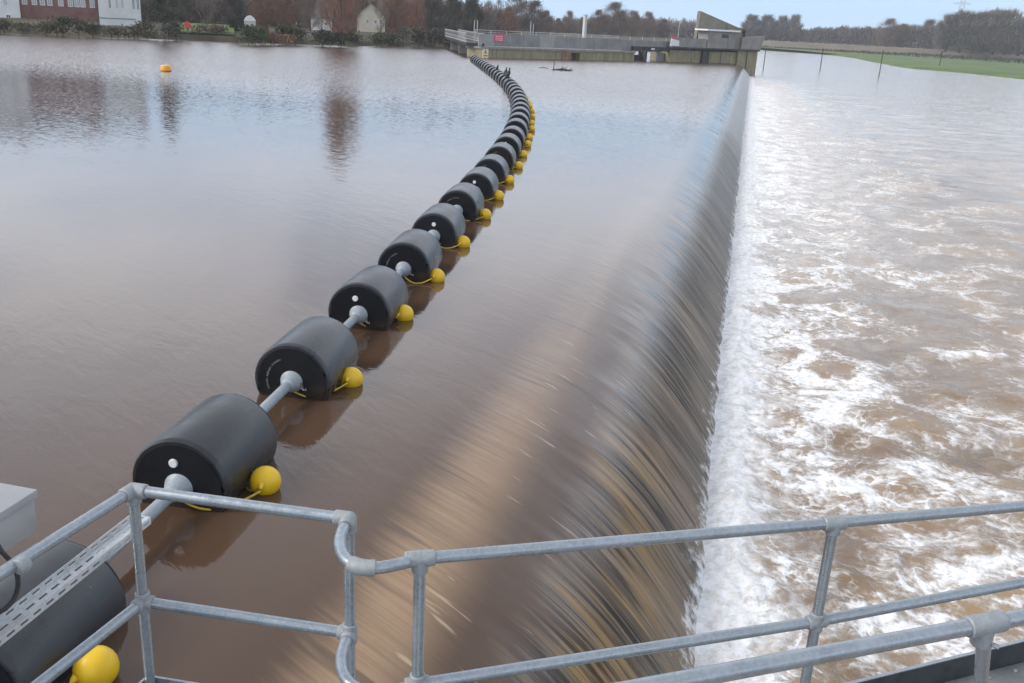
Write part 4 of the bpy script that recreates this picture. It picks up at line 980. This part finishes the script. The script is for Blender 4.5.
PROTO = {
 'oak': crown_tree('bare_tree', 14, 9, M['twig_brown'], 6500, 3, .04, blade=.9, bw=.05, clump=70),
 'russet': crown_tree('bare_tree', 13, 8, M['twig_red'], 6500, 5, .02, blade=.8, bw=.05, clump=80, upw=.7),
 'grey': crown_tree('bare_tree', 14, 8, M['twig_grey'], 3500, 8, .10, blade=1.0, bw=.07, clump=50, upw=.8),
 'pale': crown_tree('bare_tree', 10, 7, M['twig_pale'], 2600, 9, .10, blade=.8, bw=.035, clump=40, limbs=30),
 'ivy': crown_tree('ivy_tree', 14, 8, M['ivy'], 9000, 12, .02, blade=.6, bw=.12, clump=80),
 'poplar': crown_tree('poplar_tree', 24, 7, M['twig_grey'], 4200, 15, .05, POP, 2.4, .16, 20, 1.6, 60),
 'farbare': crown_tree('bare_tree', 16, 13, M['twig_brown'], 5200, 21, .04, blade=1.3, bw=.13, clump=70),
 'farrusset': crown_tree('bare_tree', 16, 12, M['twig_red'], 5600, 23, .02, blade=1.2, bw=.13, clump=70),
 'evergreen': leafy_tree('evergreen_tree', 14, 5.0, M['evergreen'], 9000, 31, .55),
}
PH = {'oak': 14, 'russet': 13, 'grey': 14, 'pale': 10, 'ivy': 14, 'poplar': 24, 'farbare': 16, 'farrusset': 16, 'evergreen': 14}
pused = set()
def ground_z(D): return 1.2
def tree(kind, px, ytop, D, label, wscale=1.0, group='trees on the far banks', z0=None, name=None):
    p = PROTO[kind]; o = p if kind not in pused else copy_tree(p); pused.add(kind)
    z0 = 1.2 if z0 is None else z0
    H = zat(px, ytop, D)-z0; s = H/PH[kind]; q = azpt(px, D, z0)
    o.location = q; o.scale = (s*wscale, s*wscale, s); o.rotation_euler = (0, 0, random.uniform(0, 6.28))
    o['label'] = label; o['group'] = group; o['category'] = 'tree'
    return o
T = tree
# left bank, left to right
T('evergreen', 164, -52, 128, 'tall dark evergreen tree right of the white building', 1.0)
T('ivy', 182, -16, 140, 'dark ivy-clad tree just behind the evergreen', 0.9)
T('pale', 206, -6, 128, 'pale grey bare tree behind the red lifebuoy post', 0.8)
T('ivy', 236, -8, 136, 'dark dense tree right of the pale bare tree', 0.9)
T('russet', 262, -9, 130, 'broad russet bare tree left of the small cottage', 0.95)
T('russet', 286, -8, 140, 'russet bare tree directly left of the small cottage', 0.9)
T('oak', 310, -8, 150, 'brown bare tree behind the small cottage', 0.9)
T('russet', 341, -78, 126, 'tallest brown tree, between the small cottage and cream house', 0.62)
T('oak', 334, -60, 130, 'brown tree close behind the tallest tree', 0.5)
T('oak', 372, -6, 186, 'brown bare tree right behind the cream gabled house', 1.0)
T('russet', 396, -10, 150, 'russet tree right of the cream gabled house', 0.95)
T('russet', 416, -5, 160, 'russet bare tree second right of the cream gabled house', 0.9)
T('ivy', 434, -8, 152, 'dark ivy-covered tree left of the footbridge end', 0.9)
T('ivy', 452, -6, 158, 'dark ivy-covered tree behind the footbridge lattice', 0.9)
T('ivy', 472, -4, 165, 'dark ivy-covered tree above the pair of poles by the footbridge', 0.9)
T('oak', 352, -14, 146, 'brown bare tree in front of the left corner of the cream house', 0.55)
T('pale', 381, 2, 148, 'pale slender bare tree in front of the right corner of the cream house', 0.7)
T('pale', 322, 0, 142, 'pale slender bare tree in front of the small cottage', 0.7)
# beyond the structure
g2 = 'trees beyond the far wall'
T('grey', 488, 2, 210, 'thin grey bare tree above the red sign', 0.9, g2)
T('grey', 498, 0, 230, 'thin grey tall bare tree left of the dark round-topped trees', 0.7, g2)
T('farrusset', 508, 8, 225, 'russet-brown rounded bush tree above the grey fence', 0.9, g2)
T('farbare', 516, -6, 250, 'tall dark brown tree, left peak of the round-topped pair', 0.9, g2)
T('farbare', 534, 2, 250, 'dark brown broad tree, right peak of the round-topped pair', 1.0, g2)
T('farbare', 546, 12, 270, 'brown sloping-sided tree right of the round-topped pair', 0.9, g2)
T('farbare', 558, 19, 300, 'low brown tree between the big pair and small round tree', 1.0, g2)
T('farbare', 569, 12, 330, 'small round-crowned tree standing alone against the sky', 0.8, g2)
T('farbare', 583, 18, 320, 'low brown tree behind the stout white mast', 1.0, g2)
T('farbare', 598, 11, 320, 'brown tree just right of the stout white mast', 1.0, g2)
T('farbare', 614, 4, 320, 'big round-crowned tree midway between white mast and gatehouse', 1.2, g2)
T('farbare', 633, 12, 330, 'brown tree right of the big round-crowned tree', 1.0, g2)
T('farbare', 648, 13, 340, 'brown tree second right of the big round-crowned tree', 0.9, g2)
T('farbare', 664, 20, 350, 'low brown tree above the white and red notice board', 1.0, g2)
T('grey', 684, 19, 350, 'grey bare tree just left of the gatehouse fin', 1.0, g2)
# right side
g3 = 'trees along the right horizon'
for k, (px, yt, ws) in enumerate([(752, 16, 1.25), (768, 16, 1.0), (782, 17, 0.9), (795, 16, 0.9)]):
    T('poplar', px, yt, 560, '%s poplar in the row right of the gatehouse' % ('broad leftmost', 'second', 'third', 'rightmost')[k], ws*2.1, g3, 1.0)
T('farbare', 890, 20, 520, 'broad round-topped tree standing above the right wood', 1.2, g3, 1.0)
T('farbare', 905, 25, 520, 'lower tree at the right shoulder of the broad tree', 1.0, g3, 1.0)
T('farbare', 930, 21, 540, 'grey-brown tree left of the pylon', 1.0, g3, 1.0)
for k, (px, yt, ws) in enumerate([(950, 16, 1.3), (964, 13, 1.3), (977, 15, 1.2), (987, 13, 1.1), (998, 12, 1.1), (1010, 12, 1.2), (1024, 20, 1.3)]):
    T('poplar', px, yt, 470, '%s poplar of the cluster around the pylon' % ('leftmost', 'second from left', 'third from left', 'middle', 'third from right', 'second from right', 'rightmost half-framed')[k], ws*1.7, g3, 1.0)

# far woods as masses
def wood(name, pts, n, hfun, mat, tw=0.35, depth=25, base=1.0, lmul=1.0):
    """pts: list of (px, D, ytop)"""
    px = rng.random(n)*(pts[-1][0]-pts[0][0])+pts[0][0]
    Dd = np.interp(px, [p[0] for p in pts], [p[1] for p in pts])+rng.random(n)*depth
    yt = np.interp(px, [p[0] for p in pts], [p[2] for p in pts])+2.2*lmul*fbm(px*0.11, px*0+3.3, 3)
    C = []; 
    for a, D_, y_ in zip(px, Dd, yt):
        zt = zat(a, y_, D_); q = azpt(a, D_, base+(zt-base)*(rng.random()**0.75)*0.95); C.append(q)
    C = np.array(C); D = rng.normal(size=(n, 3))*0.5+np.array([0, 0, 0.8]); D /= np.linalg.norm(D, axis=1)[:, None]
    V, F = quads_from(C, D, lmul*(0.9+1.6*rng.random(n)), np.full(n, tw))
    return tag(fastmesh(name, V, F, mat, None, False), kind='stuff')
o = wood('far_wood', [(740, 560, 31), (800, 560, 31), (830, 545, 28.5), (870, 530, 28.5), (930, 510, 27), (980, 480, 28), (1060, 450, 30)], 24000, None, M['wood_far'], 0.42)
tag(o, 'grey-brown winter wood along the right horizon behind the flood bank', 'wood')
o = wood('left_wood', [(-40, 175, -4), (150, 165, -2), (300, 175, -2), (430, 180, 1), (480, 200, 8), (505, 235, 14)], 26000, None, M['twig_brown'], 0.15, 14)
tag(o, 'dark winter undergrowth and trees massed behind the left bank', 'wood')
o = wood('middle_wood', [(480, 280, 18), (560, 330, 24), (620, 340, 17), (660, 350, 22), (710, 370, 25)], 14000, None, M['wood_far'], 0.22, 25)
tag(o, 'grey-brown winter wood behind the far wall and fence', 'wood')
o = wood('meadow_hedge', [(765, 425, 47.8), (850, 415, 51.2), (930, 398, 54.6), (1060, 375, 61)], 3500, None, M['ivy'], 0.25, 4, -1.0, 0.35)
tag(o, 'low dark hedge line at the foot of the flood bank', 'hedge')
for oo in [o]:   # hedge stands on the meadow, not at bank height
    oo.location.z = 0.0

# shrubs along the left bank
def shrub(px0, px1, D, ytop, label, mat, z0=0.2, n=None, dens=1.0, leaf=0.22, name='shrub'):
    a, b = azpt(px0, D, z0), azpt(px1, D, z0); L = np.linalg.norm(b-a); h = zat((px0+px1)/2, ytop, D)-z0; n = n or int(900*dens*max(1, L/4)*max(.7, h/2))
    c = (a+b)/2; u = (b-a)/L; v = np.array([-u[1], u[0], 0])
    nc = max(5, int(L/1.1)); cu = (rng.random(nc)-.5)*L*.92; ch = h*(.55+.45*rng.random(nc)); cv = (rng.random(nc)-.5)*1.6
    i = rng.integers(0, nc, n); t = rng.random(n)
    C = u*(cu[i]+rng.normal(size=n)*.55)[:, None]+v*(cv[i]+rng.normal(size=n)*.4)[:, None]; C[:, 2] = ch[i]*np.sqrt(t)*(0.9+.15*rng.random(n))
    D_ = rng.normal(size=(n, 3)); D_ /= np.linalg.norm(D_, axis=1)[:, None]
    V, F = quads_from(C, D_, leaf*(.6+.9*rng.random(n)), leaf*(.5+.5*rng.random(n)))
    root = thing(name, label, 'shrub', c, 'shrubs along the left bank')
    fastmesh('foliage', V, F, mat, root, False)
    st = MB()
    for k in range(nc): 
        q = u*cu[k]+v*cv[k]; st.tube([(q[0], q[1], -.3), (q[0]+.1, q[1], ch[k]*.7)], [.05, .02], 5)
    st.build('stems', M['bark'], root)
    return root
shrub(-30, 22, 126, 19, 'olive scrub at the far left below the white building', M['olive'])
shrub(18, 66, 124, 21, 'olive-brown scrub below the red brick building', M['olive'])
shrub(58, 104, 124, 17.5, 'dark green rounded hedge below the red brick building', M['hedge'], dens=1.3)
shrub(100, 150, 123, 26, 'low olive scrub below the white wall', M['olive'])
shrub(134, 178, 124, 20, 'dark shrubs at the foot of the evergreen tree', M['ivy'])
shrub(196, 232, 130, 21, 'pale brown shrub behind the lawn', M['twig_brown'])
shrub(236, 262, 120, 22, 'dark green bushes right of the lawn by the white hut', M['hedge'])
shrub(258, 300, 122, 31, 'russet reeds at the water edge under the russet trees', M['reed'])
shrub(262, 312, 128, 24, 'dark green hedge in front of the small cottage', M['hedge'])
shrub(300, 350, 126, 27, 'dark undergrowth at the foot of the tallest tree', M['evergreen'])
shrub(330, 384, 136, 29, 'dark hedge in front of the cream gabled house', M['hedge'])
shrub(380, 428, 140, 26, 'dark brown scrub right of the cream gabled house', M['ivy'])
shrub(414, 452, 146, 24, 'dark bank shrubs left of the footbridge end', M['ivy'])
shrub(440, 486, 152, 33, 'dark shrubs in shadow under the footbridge', M['evergreen'])
G = np.array([[azpt(px, 129+9*v, 0.85+1.0*v) for px in np.linspace(176, 234, 14)] for v in np.linspace(0, 1, 8)])
tag(fastmesh('lawn', G.reshape(-1, 3), grid_faces(8, 14), M['grass']), kind='structure')

# ------------------------------------------------------------------ buildings on the left bank
def facing(pxc, D, z0):
    q = azpt(pxc, D, z0); return q, math.atan2(-q[0], q[1])
def W(px0, px1, D): return np.linalg.norm(azpt(px0, D)-azpt(px1, D))
def house(name, label, px0, px1, D, H, depth, wallm, roofm, wins, ybase, hip=False, winmat='paleglass', roofh=2.5, gable_front=False):
    pc = (px0+px1)/2; z0 = zat(pc, ybase, D); q, rz = facing(pc, D, z0); w_ = W(px0, px1, D); k = w_/(px1-px0)
    root = thing(name, label, 'building', q, None, rz)
    MB().box(-w_/2, w_/2, 0, depth, -1.5, H).build('wall', wallm, root)
    e = .25
    if gable_front:
        MB().prism([(-w_/2, H), (w_/2, H), (0, H+roofh)], 0.0, .3, lambda a, d, b: (a, d, b)).build('gable', wallm, root)
        mb = MB()
        mb.prism([(-w_/2-e, H-.15), (0, H+roofh+.02), (0, H+roofh+.2), (-w_/2-e, H+.05)], -.3, depth+.2, lambda a, d, b: (a, d, b)); mb.prism([(w_/2+e, H-.15), (0.002, H+roofh+.02), (0.002, H+roofh+.2), (w_/2+e, H+.05)], -.3, depth+.2, lambda a, d, b: (a, d, b))
        rf = mb.build('roof', roofm, root)
    else:
        rf = MB().prism([(-e, H+.003), (depth+e, H+.003), (depth/2, H+roofh)], -w_/2-e, w_/2+e, lambda a, d, b: (d, a, b)).build('roof', roofm, root)
    MB().box(w_*.25, w_*.25+.7, depth*.4, depth*.4+.6, H+roofh*.3, H+roofh+1).build('chimney', M['brick'], rf)
    for (pa, pb, ya, yb, wm) in wins:
        xa, xb = (pa-pc)*k, (pb-pc)*k; za, zb_ = zat(pc, yb, D)-z0, zat(pc, ya, D)-z0
        f = MB(); t_ = .09
        f.box(xa, xa+t_, -.06, .05, za, zb_); f.box(xb-t_, xb, -.06, .05, za, zb_); f.box(xa+t_, xb-t_, -.06, .05, za, za+t_); f.box(xa+t_, xb-t_, -.06, .05, zb_-t_, zb_); f.box((xa+xb)/2-.03, (xa+xb)/2+.03, -.05, .04, za+t_, zb_-t_)
        fo_ = f.build('window', M['roofedge'], root)
        MB().box(xa+t_*.9, xb-t_*.9, -.02, .02, za+t_*.9, zb_-t_*.9).build('pane', M[wm], fo_)
    return root
wins = []
for row_ in range(3):
    for px in (27.5, 37, 44.8, 52, 63, 72.5, 79, 85, 94.5):
        wins.append((px-2.6, px+2.6, -5-row_*20, 6.3-row_*20, 'paleglass'))
house('brick_mill', 'long red brick building with white windows on the left bank', 22.5, 99.5, 148, 9.6, 10, M['brick'], M['slate'], wins, 18)
house('white_house', 'white rendered building at the far left edge beside the brick one', -40, 22, 146, 10.5, 10, M['render'], M['slate'], [(5.5, 10.5, -6, 5, 'paleglass'), (7, 12, 13.5, 17.5, 'glass'), (-12, -6, -6, 5, 'glass'), (5.5, 10.5, -28, -16, 'glass')], 18)
wins = [(px-1.6, px+1.6, -9-r_*18, 9-r_*18, wm) for r_ in range(2) for px, wm in ((111.5, 'glass'), (118.5, 'paleglass'), (124, 'paleglass'), (135, 'glass'), (139.5, 'glass'))]
house('white_house', 'white rendered building with tall narrow windows right of the brick one', 100, 142, 147, 8.2, 9, M['render'], M['slate'], wins, 18.5)
house('gabled_house', 'cream gabled house showing between bare trees on the left bank', 357, 385, 168, 2.4, 8, M['cream'], M['tile'], [(366, 369, 19, 24, 'glass'), (374, 377, 19, 24, 'glass'), (379, 382, 19, 24, 'glass')], 31, roofh=2.0, gable_front=True)
house('cottage', 'small pale cottage with grey roof half hidden by trees', 311, 332, 160, 1.4, 6, M['render'], M['slate'], [(314, 317, 22, 25.5, 'glass'), (324, 328, 22, 25.5, 'glass')], 28, roofh=1.6)
# low white garden wall
q, rz = facing(118, 134, zat(118, 25, 134)); root = thing('garden_wall', 'low white garden wall in front of the white building', 'wall', q, None, rz); w_ = W(100, 136, 134)
MB().box(-w_/2, w_/2, 0, .3, -.8, zat(118, 19, 134)-zat(118, 25, 134)).build('wall', M['render'], root); hh_ = zat(118, 19, 134)-zat(118, 25, 134)
MB().box(-w_/2-.05, w_/2+.05, -.05, .35, hh_+.002, hh_+.1).build('coping', M['conc'], root)
# white domed hut
q, rz = facing(250, 128, zat(250, 24, 128)); root = thing('garden_hut', 'small white domed hut among dark bushes', 'hut', q, None, rz); w_ = W(244.5, 256, 128)
MB().box(-w_/2, w_/2, 0, 2, -1, .35).build('wall', M['cream'], root)
MB().prism([(-w_/2-.05, .353), (w_/2+.05, .353), (w_*.4, .7), (w_*.2, .93), (0, 1.0), (-w_*.2, .93), (-w_*.4, .7)], -.1, 2.1, lambda a, d, b: (a, d, b)).build('roof', M['roofedge'], root)
# lifebuoy post
q, rz = facing(187.5, 121, zat(187.5, 32, 121)); root = thing('lifebuoy_post', 'red lifebuoy housing on a post at the edge of the lawn', 'lifebuoy', q, None, rz); hz = zat(187.5, 25, 121)-q[2]
MB().tube([(0, 0, -.5), (0, 0, hz)], .06, 8).build('post', M['dark'], root)
a_ = [(.24*math.cos(k*math.pi/8), 0, .24*math.sin(k*math.pi/8)) for k in range(16)]
MB().lathe([(-.1, .2), (-.09, .34), (.0, .37), (.09, .34), (.1, .2)], (0, -.05, hz), (0, 1, 0), 16).build('housing', M['red'], root, .8)

# pylon
D = 900; px = 958.5; q = azpt(px, D, 1.0); H = zat(px, -14, D)-1; root = thing('pylon', 'faint lattice power pylon rising behind the right poplars', 'pylon', q, None, math.atan2(-q[0], q[1]))
mb = MB(); wid = lambda u: 4.0*(1-u)+0.8*u
for k in range(12):
    u0, u1 = k/12, (k+1)/12
    for sx in (-1, 1):
        for sy in (-1, 1): mb.tube([(sx*wid(u0), sy*wid(u0), H*u0), (sx*wid(u1), sy*wid(u1), H*u1)], .2, 4)
    for sy in (-1, 1):
        mb.tube([(-wid(u0), sy*wid(u0), H*u0), (wid(u1), sy*wid(u1), H*u1)], .12, 4); mb.tube([(wid(u0), sy*wid(u0), H*u0), (-wid(u1), sy*wid(u1), H*u1)], .12, 4)
mb.build('tower', M['palesteel'], root)
for k, u in enumerate((.72, .84, .96)):
    mb = MB(); w_ = (7, 6, 5)[k]; mb.tube([(-w_, 0, H*u), (0, 0, H*u+1.2), (w_, 0, H*u)], .18, 4); mb.tube([(-w_, 0, H*u), (w_, 0, H*u)], .15, 4); mb.build('cross_arm', M['palesteel'], root)

# ------------------------------------------------------------------ damp winter air
HAZE = 0.00035
hm = bpy.data.materials.new('damp_air'); hm.use_nodes = True; ht = hm.node_tree; ht.nodes.remove(ht.nodes['Principled BSDF'])
pv = ht.nodes.new('ShaderNodeVolumePrincipled'); pv.inputs['Color'].default_value = (0.93, 0.95, 1.0, 1); pv.inputs['Density'].default_value = HAZE
ht.links.new(pv.outputs[0], ht.nodes['Material Output'].inputs['Volume'])
tag(MB().box(-1500, 1500, -70, 1700, -5.0, 52.0).build('haze', hm), kind='stuff')

# ------------------------------------------------------------------ light
SUN_EL, SUN_AZ = R(36), R(-118)      # azimuth from +Y towards +X: behind the camera, to the left
wd = bpy.data.worlds.new('World'); S.world = wd; wd.use_nodes = True; nt = wd.node_tree
bg = nt.nodes['Background']
sky = nt.nodes.new('ShaderNodeTexSky'); sky.sky_type = 'NISHITA'; sky.sun_disc = False; sky.sun_elevation = SUN_EL; sky.sun_rotation = SUN_AZ % (2*math.pi)
sky.air_density = 1.0; sky.dust_density = 0.35; sky.ozone_density = 2.0; sky.altitude = 20
class WT(NT):
    def __init__(s): s.t = nt
w = WT()
tc = nt.nodes.new('ShaderNodeTexCoord').outputs['Generated']; dx, dy, dz = w.sep(tc)
n1 = w.noise(w.mapping(tc, (1.2, 1.2, 4.5)), 1.6, 6, 0.58, 0.4)
el = w.rng(dz, 0.05, 0.22)
cloud = w.math('MULTIPLY', w.rng(n1, 0.22, 0.52), w.rng(el, 0, 1, 0.12, 1.0))
ccol = w.mix(w.rng(w.noise(w.mapping(tc, (1, 1, 3)), 2.4, 5, 0.6), 0.35, 0.65), (10.2, 11.0, 12.8), (13.6, 14.0, 14.8))
ccol = w.mix(w.rng(dz, 0.06, 0.28, 0.75, 0.0), ccol, (10.8, 11.9, 13.6))
ccol = w.mix(w.rng(dz, 0.30, 0.62, 0.0, 0.62), ccol, (4.0, 4.1, 4.5))
low = w.rng(dz, 0.02, 0.30, 0.92, 0.25)
clear = w.mix(low, sky.outputs[0], (4.2, 6.8, 9.8))
nt.links.new(w.mix(w.math('MULTIPLY', cloud, 0.9), clear, ccol), bg.inputs['Color'])
bg.inputs['Strength'].default_value = 0.10
sl_ = bpy.data.lights.new('sun', 'SUN'); sl_.energy = 2.2; sl_.angle = R(20); sl_.color = (1.0, 0.94, 0.86)
so = bpy.data.objects.new('sun', sl_); COL.objects.link(so)
dvec = Vector((-math.sin(SUN_AZ)*math.cos(SUN_EL), -math.cos(SUN_AZ)*math.cos(SUN_EL), -math.sin(SUN_EL)))
so.rotation_euler = dvec.to_track_quat('-Z', 'Y').to_euler(); so.location = (-30, -20, 40)

S.view_settings.view_transform = 'Standard'; S.view_settings.look = 'None'; S.view_settings.gamma = 1.0; S.view_settings.exposure = 0.31
S.view_settings.use_curve_mapping = False
S.render.engine = 'CYCLES'
S.cycles.use_denoising = True
S.cycles.max_bounces = 6
bpy.context.view_layer.update()
